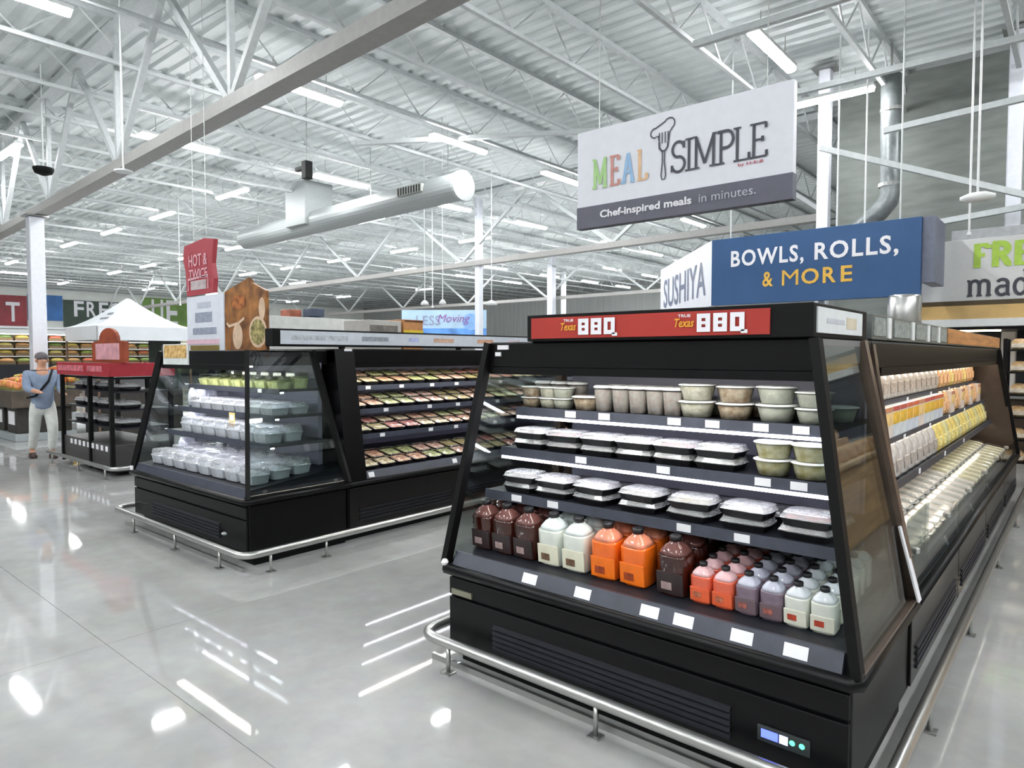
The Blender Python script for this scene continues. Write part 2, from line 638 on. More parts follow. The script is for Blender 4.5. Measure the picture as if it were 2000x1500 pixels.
for i, (lx, ly, rz) in enumerate(((-43.2, 18, 0), (-44, 10.8, 0))):
    SL.place((lx, ly, 6.0), rz, ['far strip light above the white tent, close to the green wall', 'far strip light at the left edge above the red wall sign'][i], 'ceiling strip lights')
# the same rows carry on over the aisles behind and beside the camera
k = 0
for lx in (-14.5, -10.14, -5.8, -1.5, 2.8, 7.1):
    for ly in (-9.4, -5.6, -1.9):
        k += 1
        SL.place((lx, ly, 6.0), 0, 'ceiling strip light over the aisle behind the viewer', 'strip lights behind the viewer')
for ly in (1.8, 5.5, 9.2):
    for lx in (2.8, 7.1):
        SL.place((lx, ly, 6.0), 0, 'ceiling strip light over the floor right of the view', 'strip lights right of the viewer')

# =================================================================== refrigerated cases
SHZ = (1.32, 1.11, .89)      # shelf tops; the deck is at .58
DECKZ = .58


def bumper(name, label, pts, posts, curb=None):
    """steel bumper rail on short posts around the foot of a case"""
    b = thing(name, label, 'bumper rail', (pts[0][0], pts[0][1], 0))
    path = []
    rr = .12
    for i, p in enumerate(pts):
        p = Vector((p[0], p[1], .155))
        if 0 < i < len(pts) - 1:
            a = (Vector((pts[i - 1][0], pts[i - 1][1], .155)) - p).normalized()
            c = (Vector((pts[i + 1][0], pts[i + 1][1], .155)) - p).normalized()
            for k in range(7):
                t = k / 6
                path.append(p + a * rr * (1 - t) ** 2 + c * rr * t ** 2)
        else:
            path.append(p)
    MB().tube(path, .027, 10).build('rail', STEEL, b, smooth=True)
    for x, y in posts:
        f = MB().tube([(x, y, .008), (x, y, .14)], .011, 8).build('post', STEEL, b, smooth=True)
        MB().box(x - .028, x + .028, y - .028, y + .028, 0, .008).build('foot_plate', STEEL, f)
    return b


def shelf(parent, x0, x1, y0, y1, z, face, tags, led=True, name='shelf'):
    """shelf plate with a price rail on its front ('-y' or '+x'), white price tags and a light strip under the rail"""
    s = MB().box(x0, x1, y0, y1, z - .022, z).build(name, CHAR, parent)
    if face == '-y':
        MB().hexa([(x0, y0 - .012, z - .042), (x1, y0 - .012, z - .042), (x1, y0, z - .042), (x0, y0, z - .042), (x0, y0 - .006, z + .004), (x1, y0 - .006, z + .004), (x1, y0, z + .004), (x0, y0, z + .004)]).build('price_rail', RAILG, s)
        for t in tags:
            MB().box(t - .032, t + .032, y0 - .0135, y0 - .0105, z - .034, z - .002).build('price_tag', TAG, s)
        if led == 'hid':
            MB().box(x0 + .01, x1 - .01, y0 + .01, y0 + .04, z - .034, z - .022).build('led_strip', LEDM, s)
        elif led:
            MB().box(x0 + .01, x1 - .01, y0 - .014, y0 + .006, z - .056, z - .043).build('led_strip', LEDM, s)
    else:
        MB().hexa([(x1, y0, z - .042), (x1 + .012, y0, z - .042), (x1 + .012, y1, z - .042), (x1, y1, z - .042), (x1, y0, z + .004), (x1 + .006, y0, z + .004), (x1 + .006, y1, z + .004), (x1, y1, z + .004)]).build('price_rail', RAILG, s)
        for t in tags:
            MB().box(x1 + .0105, x1 + .0135, t - .028, t + .028, z - .034, z - .002).build('price_tag', TAG, s)
        if led:
            MB().box(x1 - .04, x1 - .01, y0 + .01, y1 - .01, z - .034, z - .022).build('led_strip', SOFTL if led == 'soft' else LEDM, s)
    return s


def end_case(label, bx0, bx1, by, yr, tx0, tx1, ty, sh_y, tags, rear, zt=1.54, louver=(.2, .8)):
    """end-of-aisle open case: bx/by the foot, tx/ty the canopy, yr the back"""
    c = thing('display_case', label, 'display case', ((bx0 + bx1) / 2, (by + yr) / 2, 0))
    w = bx1 - bx0
    MB().box(bx0 + .05, bx1 - .05, by + .09, yr, 0, .1).build('kick_plate', BLACKM, c)
    MB().box(bx0 + .02, bx1 - .02, by + .035, yr, .1, .47, .012).build('base', BLACK, c)
    # front panel with upper rail, groove and louvres
    MB().box(bx0 + .025, bx1 - .025, by + .018, by + .036, .365, .455, .005).build('front_rail', BLACK, c)
    fp = MB().box(bx0 + .025, bx1 - .025, by + .018, by + .036, .11, .352, .005).build('front_panel', BLACK, c)
    la, lb = bx0 + w * louver[0], bx0 + w * louver[1]
    for k in range(5):
        z = .165 + k * .026
        MB().hexa([(la, by + .004, z - .009), (lb, by + .004, z - .009), (lb, by + .02, z - .002), (la, by + .02, z - .002), (la, by + .006, z + .002), (lb, by + .006, z + .002), (lb, by + .02, z + .012), (la, by + .02, z + .012)]).build('louvre_slat', CHAR, fp)
    # rounded nose all round
    nz = MB().tube([(bx0, yr, .5), (bx0, by + .02, .5), (bx0 + .02, by, .5), (bx1 - .02, by, .5), (bx1, by + .02, .5), (bx1, yr, .5)], .028, 8).build('nose_trim', BLACK, c, smooth=True)
    # tag strip sloping up from nose to deck
    ts = MB().hexa([(bx0 + .05, by + .01, .505), (bx1 - .05, by + .01, .505), (bx1 - .05, by + .05, .505), (bx0 + .05, by + .05, .505), (bx0 + .05, by + .045, .585), (bx1 - .05, by + .045, .585), (bx1 - .05, by + .06, .585), (bx0 + .05, by + .06, .585)]).build('tag_strip', RAILG, c)
    for t in tags:
        MB().hexa([(t - .042, by + .019, .53), (t + .042, by + .019, .53), (t + .042, by + .024, .53), (t - .042, by + .024, .53), (t - .042, by + .037, .572), (t + .042, by + .037, .572), (t + .042, by + .041, .572), (t - .042, by + .041, .572)]).build('price_tag', TAG, ts)
    MB().hexa([(bx0 + .03, by + .06, .47), (bx1 - .03, by + .06, .47), (bx1 - .03, yr, .47), (bx0 + .03, yr, .47), (bx0 + .03, by + .06, DECKZ), (bx1 - .03, by + .06, DECKZ), (bx1 - .05, yr, DECKZ + .1 * (yr - by - .06)), (bx0 + .05, yr, DECKZ + .1 * (yr - by - .06))]).build('deck', CHAR, c)
    # back liner
    MB().box(tx0, tx1, yr - .1, yr - .06, DECKZ, zt + .02).build('back_liner', LINER, c)
    # shelves
    for z, y, tg in zip(SHZ, sh_y, rear['tags']):
        f = (z - .5) / (zt - .5)
        xa, xb = bx0 + (tx0 - bx0) * f + .03, bx1 + (tx1 - bx1) * f - .03
        shelf(c, xa, xb, y, yr - .1, z, '-y', tg, led=rear['led'] if 'led' in rear else z > 1)
    # canopy
    cn = MB().box(tx0, tx1, ty, yr, zt, zt + .125, .008).build('canopy', BLACK, c)
    MB().box(tx0 + .1, tx1 - .1, ty + .03, ty + .1, zt - .012, zt).build('canopy_lamp', CANL, cn)
    MB().box(tx0, tx1, ty, ty + .012, zt - .035, zt).build('canopy_lip', BLACK, cn)
    # side glass with posts
    for bx, tx, sg in ((bx0, tx0, 1), (bx1, tx1, -1)):
        A, B = Vector((bx, by + .02, .52)), Vector((tx, ty, zt + .12))
        C, D = Vector((bx, yr, .52)), Vector((tx, rear['top_y'], zt + .12))
        i = Vector((sg * .012, 0, 0))
        MB().hexa([A, C, C + i, A + i, B, D, D + i, B + i]).build('side_glass', GLASS, c)
        MB().beam(A, B, .034, .05).build('front_post', BLACKM, c)
        MB().beam(C, D, .045, .05).build('rear_post', rear['mat'], c)
        MB().beam(A, C, .03, .03).build('glass_channel', rear['mat'] if sg < 0 else BLACKM, c)
    return c


# ---- right-hand end case: barbecue sides and drinks
RC = end_case('long black open cooler under the red BBQ sign in the foreground', -2.52, -.555, 2.42, 3.4, -2.33, -.748, 2.57, (2.80, 2.72, 2.64),
              [-1.97, -1.67, -1.34, -1.19, -.955, -.76], {'tags': ([-1.98, -1.78, -1.41, -1.23, -1.02, -.86], [-1.86, -1.42, -.98, -.84], [-2.2, -1.97, -1.28, -1.03]), 'top_y': 3.2, 'mat': BROWNR}, louver=(.17, .78))
# glowing controller and small brand plate on the front panel
ctl = MB().box(-.885, -.70, 2.428, 2.44, .195, .255, .004).build('controller', mat('controller_face', '2a2f30', .3), RC)
MB().box(-.87, -.81, 2.4265, 2.4285, .212, .243).build('blue_display', mat('blue_readout', '3040d0', .3, emit='5566ff', es=3), ctl)
MB().box(-.805, -.775, 2.4265, 2.4285, .212, .243).build('white_button', mat('white_readout', 'd0d8f0', .3, emit='c8d4ff', es=1.2), ctl)
for xx in (-.76, -.727):
    place_local(ribbon(arc(xx, .228, .005, .005, 0, 340, 12), .01, True, .0), 'green_button', mat('green_readout', '20a060', .3, emit='60ffb0', es=2.5), ctl, (0, 2.4268, 0))
pl = MB().box(-2.47, -2.33, 2.428, 2.44, .372, .4).build('maker_plate', mat('plate_silver', '8b8a78', .3, metal=.5), RC)
MB().lathe([(.012, .52), (.02, .535), (.012, .55)], 10, cx=-2.5, cy=2.41).build('corner_cap', TAG, RC)
MB().box(-2.27, -2.2, 2.561, 2.569, 1.628, 1.65).build('white_sticker', TAG, RC)
MB().box(-2.285, -2.25, 2.561, 2.569, 1.595, 1.615).build('white_sticker', TAG, RC)
# header light box with lettering
RED = mat('sign_red', 'a32a20', .45, var=.08, scale=4)
WHITEP = mat('sign_white_print', 'e9e9ee', .5, var=.02)
YELP = mat('sign_gold_print', 'e0a02c', .5, var=.05)
hd = MB().box(-2.06, -.748, 2.54, 3.3, 1.665, 1.79, .004).build('header_box', BLACKM, RC)
MB().box(-2.03, -.9, 2.534, 2.541, 1.678, 1.775).build('red_sign_face', RED, RC)
sx = (-1.79, -1.22)
for i, xx in enumerate(sx):
    lettering('TRUE', hd, WHITEP, (xx - .02 + .0, 2.532, 1.758), w=.055, h=.012, bold=.02)
    lettering('Texas', hd, YELP, (xx - .02, 2.532, 1.73), w=.085, h=.035, bold=.02, shear=.3)
    # block capitals B B Q
    for k, ch in enumerate('BBQ'):
        bx = xx + .035 + k * .068
        z0, H, W, t = 1.692, .072, .056, .02
        parts = []
        def bar(a, b_, c_, d_):
            parts.append(MB().quad((bx + a, -.004, z0 + c_), (bx + b_, -.004, z0 + c_), (bx + b_, -.004, z0 + d_), (bx + a, -.004, z0 + d_)))
        bar(0, t, 0, H); bar(W - t, W, 0, H); bar(t, W - t, 0, .018); bar(t, W - t, H - .018, H)
        if ch == 'B':
            bar(t, W - t, .03, .042)
        else:
            bar(W - .014, W + .012, -.008, .006)
        place_local(join(*parts), 'letter', WHITEP, hd, (0, 2.532, 0))
# side panel of the header, white card with pale print
MB().box(-.749, -.742, 2.575, 3.2, 1.682, 1.776).build('white_side_card', mat('side_card_white', 'd4d8da', .5, var=.04), RC)
MB().box(-.7425, -.7405, 2.95, 3.1, 1.705, 1.75).build('gold_print', mat('pale_gold_print', 'c9bfa8', .5), hd)
MB().box(-.7425, -.7405, 2.68, 2.92, 1.72, 1.738).build('grey_print', mat('pale_grey_print', 'b9bec6', .5), hd)
MB().box(-.752, -.744, 2.6, 3.18, 1.548, 1.66).build('side_reflection', mat('side_reflection_grey', '77797a', .3, var=.04), RC)  # reflection on the black canopy side, put into a lighter grey colour

# ---- left-hand end case: boxed salads
LC = end_case('black open cooler with glass sides full of white packs, left of the aisle', -6.88, -4.75, 2.53, 3.45, -6.6, -5.03, 2.715, (2.98, 2.9, 2.82),
              [], {'tags': ([-5.3], [], []), 'top_y': 3.3, 'mat': BLACKM, 'led': 'hid'}, zt=1.515)
MB().box(-6.86, -6.82, 2.515, 2.53, .50, .56).build('white_cap', TAG, LC)
MB().lathe([(.02, .2), (.028, .21), (.02, .22)], 12, cx=-5.1, cy=2.545).build('maker_badge', mat('badge_grey', 'aab0b4', .4), LC)


def run_case(label, xa, xf, xt, y0, y1, sh_x, tags, deck_tags, end_mat=BLACK, zt=1.54, endw=.2, led=True, header=None):
    """long side-facing case: back at xa, foot front xf, canopy front xt, shelves open to +x"""
    c = thing('display_case', label, 'display case', ((xa + xf) / 2, (y0 + y1) / 2, 0))
    MB().box(xa, xf - .09, y0, y1, 0, .1).build('kick_plate', BLACKM, c)
    MB().box(xa, xf - .02, y0, y1, .1, .47, .012).build('base', BLACK, c)
    n = int((y1 - y0) / 1.2)
    for k in range(n):
        a, b_ = y0 + (y1 - y0) * k / n + .012, y0 + (y1 - y0) * (k + 1) / n - .012
        p = MB().box(xf - .022, xf - .008, a, b_, .12, .46, .004).build('front_panel', mat('dark_brown_black_enamel', '141212', .25, spec=.3), c)
        for q in range(4):
            MB().box(xf - .01, xf + .001, a + .1, b_ - .1, .17 + q * .03, .185 + q * .03).build('louvre_slat', CHAR, p)
    MB().tube([(xf, y0, .5), (xf, y1, .5)], .026, 8).build('nose_trim', BLACK, c, smooth=True)
    ts = MB().hexa([(xf - .05, y0, .505), (xf - .01, y0, .505), (xf - .01, y1, .505), (xf - .05, y1, .505), (xf - .06, y0, .585), (xf - .045, y0, .585), (xf - .045, y1, .585), (xf - .06, y1, .585)]).build('tag_strip', RAILG, c)
    for t in deck_tags:
        MB().hexa([(xf - .024, t - .03, .53), (xf - .019, t - .03, .53), (xf - .019, t + .03, .53), (xf - .024, t + .03, .53), (xf - .041, t - .03, .572), (xf - .037, t - .03, .572), (xf - .037, t + .03, .572), (xf - .041, t + .03, .572)]).build('price_tag', TAG, ts)
    MB().box(xa, xf - .06, y0, y1, .47, DECKZ).build('deck', CHAR, c)
    MB().box(xa, xa + .06, y0, y1, DECKZ, zt + .02).build('back_liner', LINER, c)
    for z, x, tg in zip(SHZ, sh_x, tags):
        shelf(c, xa + .06, x, y0 + endw, y1 - .08, z, '+x', tg, led=led)
    cn = MB().box(xa, xt, y0, y1, zt, zt + .125, .008).build('canopy', BLACK, c)
    MB().box(xt - .1, xt - .03, y0 + .2, y1 - .2, zt - .012, zt).build('canopy_lamp', SOFTL if led == 'soft' else CANL, cn)
    MB().box(xt - .012, xt, y0 + .2, y1 - .1, zt - .04, zt).build('canopy_lip', BLACK, cn)
    for ya_, yb_ in ((y0, y0 + endw), (y1 - .06, y1)):
        MB().hexa([(xa, ya_, .5), (xf - .01, ya_, .5), (xf - .01, yb_, .5), (xa, yb_, .5), (xa, ya_, zt + .11), (xt + .005, ya_, zt + .11), (xt + .005, yb_, zt + .11), (xa, yb_, zt + .11)]).build('end_panel', end_mat, c)
    return c


LR = run_case('long dark cooler of packed meals behind the left case', -6.35, -4.75, -4.94, 3.46, 8.8, (-5.06, -4.99, -4.92),
              ([3.9, 4.3, 4.7, 5.05, 5.4, 5.75], [4.05, 4.6, 5.0, 5.3, 5.62], [3.95, 4.55, 4.9, 5.2, 5.5, 5.8]), [3.72, 4.75, 5.6], zt=1.53)
MB().box(-4.939, -4.934, 3.56, 3.64, 1.635, 1.655).build('white_sticker', TAG, LR)
MB().box(-4.939, -4.934, 3.54, 3.59, 1.6, 1.618).build('white_sticker', TAG, LR)
LH = thing('header_sign', 'long white header strip along the top of the left coolers', 'sign', (-5.0, 5.8, 1.672))
hb = MB().box(-5.05, -4.94, 2.88, 8.8, 1.672, 1.815, .004).build('header_box', BLACKM, LH)
MB().box(-4.941, -4.936, 2.95, 8.75, 1.69, 1.8).build('white_header_strip', mat('header_strip_white', 'c3c9d2', .45, var=.05), LH)
for (a, b_, cc) in ((3.05, 3.6, 'b0b7bd'), (3.75, 4.05, '8d959c'), (4.3, 4.42, 'a9b2d8'), (4.62, 4.9, 'c0a08c'), (5.25, 5.5, 'c2977e'), (5.75, 5.95, 'c8b8c0')):
    MB().box(-4.9365, -4.9345, a, b_, 1.725, 1.765).build('faint_print', mat('header_print_' + cc, cc, .5, var=.2, scale=40), hb)
hb2 = tag(MB().box(-6.36, -6.3, 3.5, 4.9, 1.656, 2.0, .004).build('header_board', mat('header_back_white', 'd5d8d5', .5), loc=(-6.33, 4.2, 1.656)), 'plain white board on the far top edge of the left coolers', 'sign')
for yy in (3.56, 5.0, 6.4):
    MB().box(-4.99, -4.95, yy - .02, yy + .02, 1.655, 1.675).build('header_bracket', BLACKM, LH)

RR = run_case('long cooler of yellow and white packages along the right aisle', -1.53, -.555, -.748, 3.4, 9.2, (-.93, -.87, -.8),
              ([4.2, 5.2, 6.1, 7.0], [4.0, 4.8, 5.7, 6.6, 7.5], [3.9, 4.9, 5.9, 6.9]), [4.5, 5.6, 6.6], end_mat=mat('bronze_end_panel', '4c4038', .3, metal=.3), endw=.05, led='soft')
hb = MB().box(-.83, -.748, 3.41, 9.2, 1.672, 1.79, .004).build('header_box', mat('header_grey_enamel', '5c605e', .4), RR)
for i, (a, b_) in enumerate(((3.43, 3.66), (3.85, 4.25), (4.42, 4.72), (4.9, 5.12), (5.25, 5.5))):
    p = MB().box(-.749, -.743, a, b_, 1.69, 1.775).build('grey_photo_card', mat('grey_photo_print', '868d8a', .5, var=.35, scale=30), RR)
for a in (3.70, 4.29, 4.77, 5.15):
    MB().box(-.75, -.741, a, a + .07, 1.682, 1.782).build('white_divider', WHITE, RR)
MB().box(-.749, -.742, 5.55, 9.15, 1.682, 1.785).build('wood_header_board', mat('orange_wood', 'b07a45', .5, var=.25, scale=6, stretch=(1, .4, 6)), RR)
MB().box(-.60, -.59, 3.45, 3.95, .56, .86, .004).build('front_glass', GLASS, RR)
for k in range(4):
    a = 3.45 + k * 1.4
    MB().box(-.575, -.568, a, a + 1.36, .52, .70, .003).build('lip_glass', GLASS, RR)
for k in range(6):
    MB().lathe([(.012, .7), (.02, .705), (.02, .725), (.012, .73)], 8, cx=-.572, cy=3.5 + k * .9).build('glass_clip', STEEL, RR)
MB().hexa([(-.534, 3.34, .53), (-.526, 3.34, .53), (-.526, 3.395, .53), (-.534, 3.395, .53), (-.604, 3.28, .86), (-.596, 3.28, .86), (-.596, 3.335, .86), (-.604, 3.335, .86)]).build('white_label_strip', TAG, RC)
# slanted end frame with glass at the far end of the run
MB().beam((-.56, 9.22, .52), (-.75, 9.1, 1.66), .05).build('end_post', BLACKM, RR)

RM = copy_tree(RR)
RM.location.x = -2.0275
RM.scale = (-1, 1, 1)
RM['label'] = 'cooler back to back with the right run, facing the middle aisle'
bumper('bumper_rail', 'steel bumper rail on posts around the foreground BBQ cooler', [(-2.62, 9.2), (-2.62, 2.345), (-.47, 2.345), (-.47, 9.2)],
       [(-2.41, 2.345), (-1.53, 2.345), (-.7, 2.345), (-.47, 3.3), (-.47, 4.6), (-.47, 6.2), (-.47, 7.8), (-2.62, 2.9)])
bumper('bumper_rail', 'steel bumper rail around the foot of the left cooler', [(-6.98, 3.6), (-6.98, 2.41), (-4.56, 2.41), (-4.56, 8.6)],
       [(-6.52, 2.41), (-5.68, 2.41), (-4.92, 2.41), (-4.56, 2.62), (-4.56, 3.1), (-4.56, 4.5), (-4.56, 6.0), (-4.56, 7.4), (-6.98, 3.0)])
# steel floor track under the bumper rails
MB().box(-2.6, -.5, 2.41, 2.428, 0, .03).build('floor_track', STEEL, RC)
MB().box(-6.9, -4.7, 2.475, 2.49, 0, .03).build('floor_track', STEEL, LC)

# =================================================================== goods in the cases
CAPB = mat('black_cap', '17171b', .35)
def jug(name, liquid, lab, w=.13, h=.25, capm=CAPB, handle=True, plate=None, upper=None):
    t = thing(name, '', 'jug' if handle else 'bottle', local=True)
    r = w / 2
    pw = 5.0
    body = MB().lathe([(r * .9, 0), (r, .01), (r, h * .66), (r * .97, h * .7)], 20, pw)
    body.build('body', liquid, t, smooth=True)
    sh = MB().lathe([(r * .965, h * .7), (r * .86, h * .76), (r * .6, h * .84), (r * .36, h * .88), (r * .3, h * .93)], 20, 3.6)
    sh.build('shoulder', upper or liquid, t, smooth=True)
    MB().lathe([(r * .4, h * .91), (r * .4, h * .99), (r * .34, h)], 14).build('cap', capm, t, smooth=True)
    lb = MB().box(-r * .94, r * .94, -r - .0025, -r + .004, .012, h * .42, .002).build('label', lab, t)
    if plate:
        MB().box(-r * .6, r * .15, -r - .0045, -r - .002, .03, .03 + h * .13).build('plate', plate, lb)
    if handle:
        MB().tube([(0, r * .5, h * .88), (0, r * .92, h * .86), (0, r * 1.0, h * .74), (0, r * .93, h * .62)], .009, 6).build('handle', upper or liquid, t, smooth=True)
    return Proto(t)


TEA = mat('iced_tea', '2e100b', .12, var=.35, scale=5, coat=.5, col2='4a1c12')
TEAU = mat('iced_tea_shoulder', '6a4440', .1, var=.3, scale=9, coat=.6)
PLT = mat('brown_white_plate', 'b08a80', .5, var=.25, scale=30)
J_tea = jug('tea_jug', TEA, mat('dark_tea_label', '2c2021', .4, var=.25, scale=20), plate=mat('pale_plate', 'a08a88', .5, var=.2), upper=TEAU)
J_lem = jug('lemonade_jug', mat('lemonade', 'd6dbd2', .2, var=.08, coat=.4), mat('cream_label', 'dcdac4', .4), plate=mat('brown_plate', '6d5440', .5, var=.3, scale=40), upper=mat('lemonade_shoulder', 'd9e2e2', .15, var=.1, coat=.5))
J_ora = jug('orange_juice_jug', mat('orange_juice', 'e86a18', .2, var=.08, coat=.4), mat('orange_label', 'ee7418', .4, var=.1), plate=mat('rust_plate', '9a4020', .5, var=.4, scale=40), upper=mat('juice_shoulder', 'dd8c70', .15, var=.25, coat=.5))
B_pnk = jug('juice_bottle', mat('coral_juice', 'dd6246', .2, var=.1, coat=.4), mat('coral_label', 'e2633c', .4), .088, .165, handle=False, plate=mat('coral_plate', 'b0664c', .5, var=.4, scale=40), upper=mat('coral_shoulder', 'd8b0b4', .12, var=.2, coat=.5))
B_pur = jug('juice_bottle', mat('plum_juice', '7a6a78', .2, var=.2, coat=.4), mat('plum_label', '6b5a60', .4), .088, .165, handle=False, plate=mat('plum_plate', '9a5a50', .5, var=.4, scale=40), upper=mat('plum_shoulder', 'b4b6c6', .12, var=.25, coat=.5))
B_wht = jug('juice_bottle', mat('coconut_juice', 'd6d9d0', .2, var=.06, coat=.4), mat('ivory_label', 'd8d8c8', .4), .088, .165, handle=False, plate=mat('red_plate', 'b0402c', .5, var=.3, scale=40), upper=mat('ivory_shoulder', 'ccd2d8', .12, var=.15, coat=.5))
big = [(J_tea, -2.385), (J_tea, -2.243), (J_tea, -2.10), (J_lem, -1.945), (J_lem, -1.80), (J_ora, -1.64), (J_ora, -1.485), (J_tea, -1.305)]
bn = ['dark iced tea jug, first column', 'dark iced tea jug, second column', 'dark iced tea jug, third column', 'white lemonade jug, left column', 'white lemonade jug, right column', 'orange juice jug, left column', 'orange juice jug, right column', 'dark tea jug beside the orange jugs']
rw = ['front row', 'second row', 'third row', 'back row']
for (P, x), nm in zip(big, bn):
    for r in range(4):
        P.place((x, 2.565 + .065 + r * .141, DECKZ + .1 * (.085 + .065 + r * .141)), random.uniform(-.05, .05), '%s, %s on the drinks deck' % (nm, rw[r]), 'jugs on the drinks deck', rx=.0997)
sm = [(B_pnk, -1.175), (B_pnk, -1.08), (B_pur, -.985), (B_pur, -.892), (B_wht, -.798), (B_wht, -.706)]
sn = ['coral juice bottle, left column', 'coral juice bottle, right column', 'plum juice bottle, left column', 'plum juice bottle, right column', 'ivory juice bottle, left column', 'ivory juice bottle, right column']
rw6 = ['front row', 'second row', 'third row', 'fourth row', 'fifth row', 'back row']
for (P, x), nm in zip(sm, sn):
    for r in range(6):
        P.place((x, 2.565 + .045 + r * .096, DECKZ + .1 * (.085 + .045 + r * .096)), random.uniform(-.06, .06), '%s, %s on the drinks deck' % (nm, rw6[r]), 'small bottles on the drinks deck', rx=.0997)

TRAYB = mat('black_tray_plastic', '121215', .3)
def meal_tray(name, food, w=.2, dpt=.165, h=.052, lid=True, lidm=None, cat='meal tray', basem=None):
    t = thing(name, '', cat, local=True)
    a, b = w / 2, dpt / 2
    MB().lathe([(a * .86, 0), (a * .97, h * .5), (a * 1.03, h * .52), (a * 1.03, h * .58)], 20, 7, sy=b / a).build('base', basem or TRAYB, t, smooth=False)
    fm = MB()
    n = 8
    for i in range(n + 1):
        for j in range(n + 1):
            u, v = i / n * 2 - 1, j / n * 2 - 1
            e = max(abs(u), abs(v))
            fm.v.append((u * a * .93, v * b * .93, h * .56 + (1 - e ** 4) * h * .2 * random.uniform(.5, 1.2)))
    for i in range(n):
        for j in range(n):
            k = i * (n + 1) + j
            fm.f.append((k, k + n + 1, k + n + 2, k + 1))
    fm.build('food', food, t, smooth=True)
    if lid:
        MB().lathe([(a * 1.02, h * .585), (a * .98, h * .62), (a * .9, h * .96), (a * .84, h)], 20, 7, sy=b / a).build('lid', lidm or CLEAR, t)
    return Proto(t)


def food(name, c1, c2, scale=24):
    return mat(name, c1, .5, var=.25, scale=scale, col2=c2, bump=.4)


T_a = meal_tray('meal_tray', food('rice_food', 'b8b4b0', 'd8cfc4'), lidm=CLOUDY)
T_b = meal_tray('meal_tray', food('salmon_food', 'c8a898', 'd8d4d4'), lidm=CLOUDY)
T_c = meal_tray('meal_tray', food('cheese_food', 'd8d0a8', 'c0b8b0'), lidm=CLOUDY)
T_d = meal_tray('meal_tray', food('beet_food', 'b0a8b4', 'c89890'), lidm=CLOUDY)
kinds3 = [T_a, T_b, T_b, T_a, T_c, T_a, T_d]
for i, x in enumerate([-2.235, -2.02, -1.79, -1.535, -1.29, -1.05, -.81]):
    for k in range(2):
        kinds3[i].place((x + .008 * k, 2.745 - .01 * k, SHZ[2] + .0535 * k), random.uniform(-.12, .12), 'black lidded meal tray, %s %s stack on the low shelf' % (['bottom of', 'top of'][k], NTH[i + 1]), 'meal trays on the low shelf of the BBQ cooler')
    kinds3[(i + 2) % 7].place((x, 2.96, SHZ[2]), random.uniform(-.1, .1), 'rear black meal tray behind the %s stack on the low shelf' % NTH[i + 1], 'meal trays on the low shelf of the BBQ cooler')
for i, x in enumerate([-2.225, -2.01, -1.8, -1.6, -1.4, -1.2]):
    for k in range(2):
        [T_a, T_d, T_b, T_b, T_d, T_b][i].place((x, 2.82, SHZ[1] + .0535 * k), random.uniform(-.05, .05), 'flat black meal tray, %s %s stack on the middle shelf' % (['bottom of', 'top of'][k], NTH[i + 1]), 'meal trays on the middle shelf of the BBQ cooler')


def tub(name, fd, r=.075, h=.07, lidm=BOWLC, power=2.0, cat='tub'):
    t = thing(name, '', cat, local=True)
    MB().lathe([(r * .76, .003), (r * .95, h * .8), (r * .9, h * .84)], 20, power).build('food', fd, t, smooth=True)
    MB().lathe([(r * .8, 0), (r, h * .86), (r * 1.05, h * .87), (r * 1.05, h * .92)], 20, power, caps=False).build('bowl', lidm, t, smooth=True)
    MB().lathe([(r * 1.06, h * .9), (r * 1.06, h * .95), (r * .9, h)], 20, power).build('lid', mat('tub_lid', 'eceef0', .3, var=.05), t, smooth=True)
    return Proto(t)


U_pas = tub('salad_tub', food('pasta_salad', 'ece6c8', 'f4f0e2', 40))
U_sla = tub('salad_tub', food('coleslaw', 'f0f0e2', 'dfe2d0', 40))
U_bea = tub('salad_tub', food('bean_salad', 'b4906c', 'e0d0b8', 30))
U_yel = tub('salad_tub', food('potato_salad', 'e2d488', 'f0eac4', 30))
U_tal = tub('snack_cup', food('fruit_cup', 'ece8e2', 'cbb8b0', 60), .048, .125, power=2.6, cat='cup')
for i, (x, P) in enumerate(((-.97, U_yel), (-.82, U_yel))):
    for k in range(2):
        P.place((x, 2.80, SHZ[1] + .0705 * k), 0, '%s yellow salad tub, %s pair on the middle shelf' % (['lower', 'upper'][k], ['left', 'right'][i]), 'yellow tubs on the middle shelf')
row1 = [(-2.3, U_bea, .8), (-2.18, U_pas, .8), (-2.09, U_sla, .8), (-1.94, U_bea, 1.05), (-1.345, U_pas, 1.08), (-1.168, U_bea, 1.05), (-.99, U_sla, 1.08), (-.84, U_sla, .95)]
for i, (x, P, sc) in enumerate(row1):
    for k in range(2):
        if i == 3 and k == 1:
            continue
        P.place((x, 2.885, SHZ[0] + .0705 * sc * k), random.uniform(0, 6), '%s round salad tub of the %s pile along the top shelf' % (['bottom', 'upper'][k], NTH[i + 1]), 'salad tubs on the top shelf of the BBQ cooler', sc=sc)
    P.place((x + .05, 3.06, SHZ[0]), 0, 'rear salad tub behind the %s pile on the top shelf' % NTH[i + 1], 'salad tubs on the top shelf of the BBQ cooler', sc=sc)
for i, x in enumerate((-1.83, -1.73, -1.635, -1.54, -1.455)):
    for r in range(2):
        U_tal.place((x, 2.87 + .12 * r, SHZ[0]), random.uniform(0, 6), '%s tall clear snack cup on the top shelf, %s row' % (NTH[i + 1], ['front', 'rear'][r]), 'tall cups on the top shelf', sc=1.05)
for i in range(3):
    U_tal.place((-2.3 + i * .11, 3.0, SHZ[0]), 0, '%s tall clear cup at the left end of the top shelf' % NTH[i + 1], 'tall cups on the top shelf', sc=1.1)

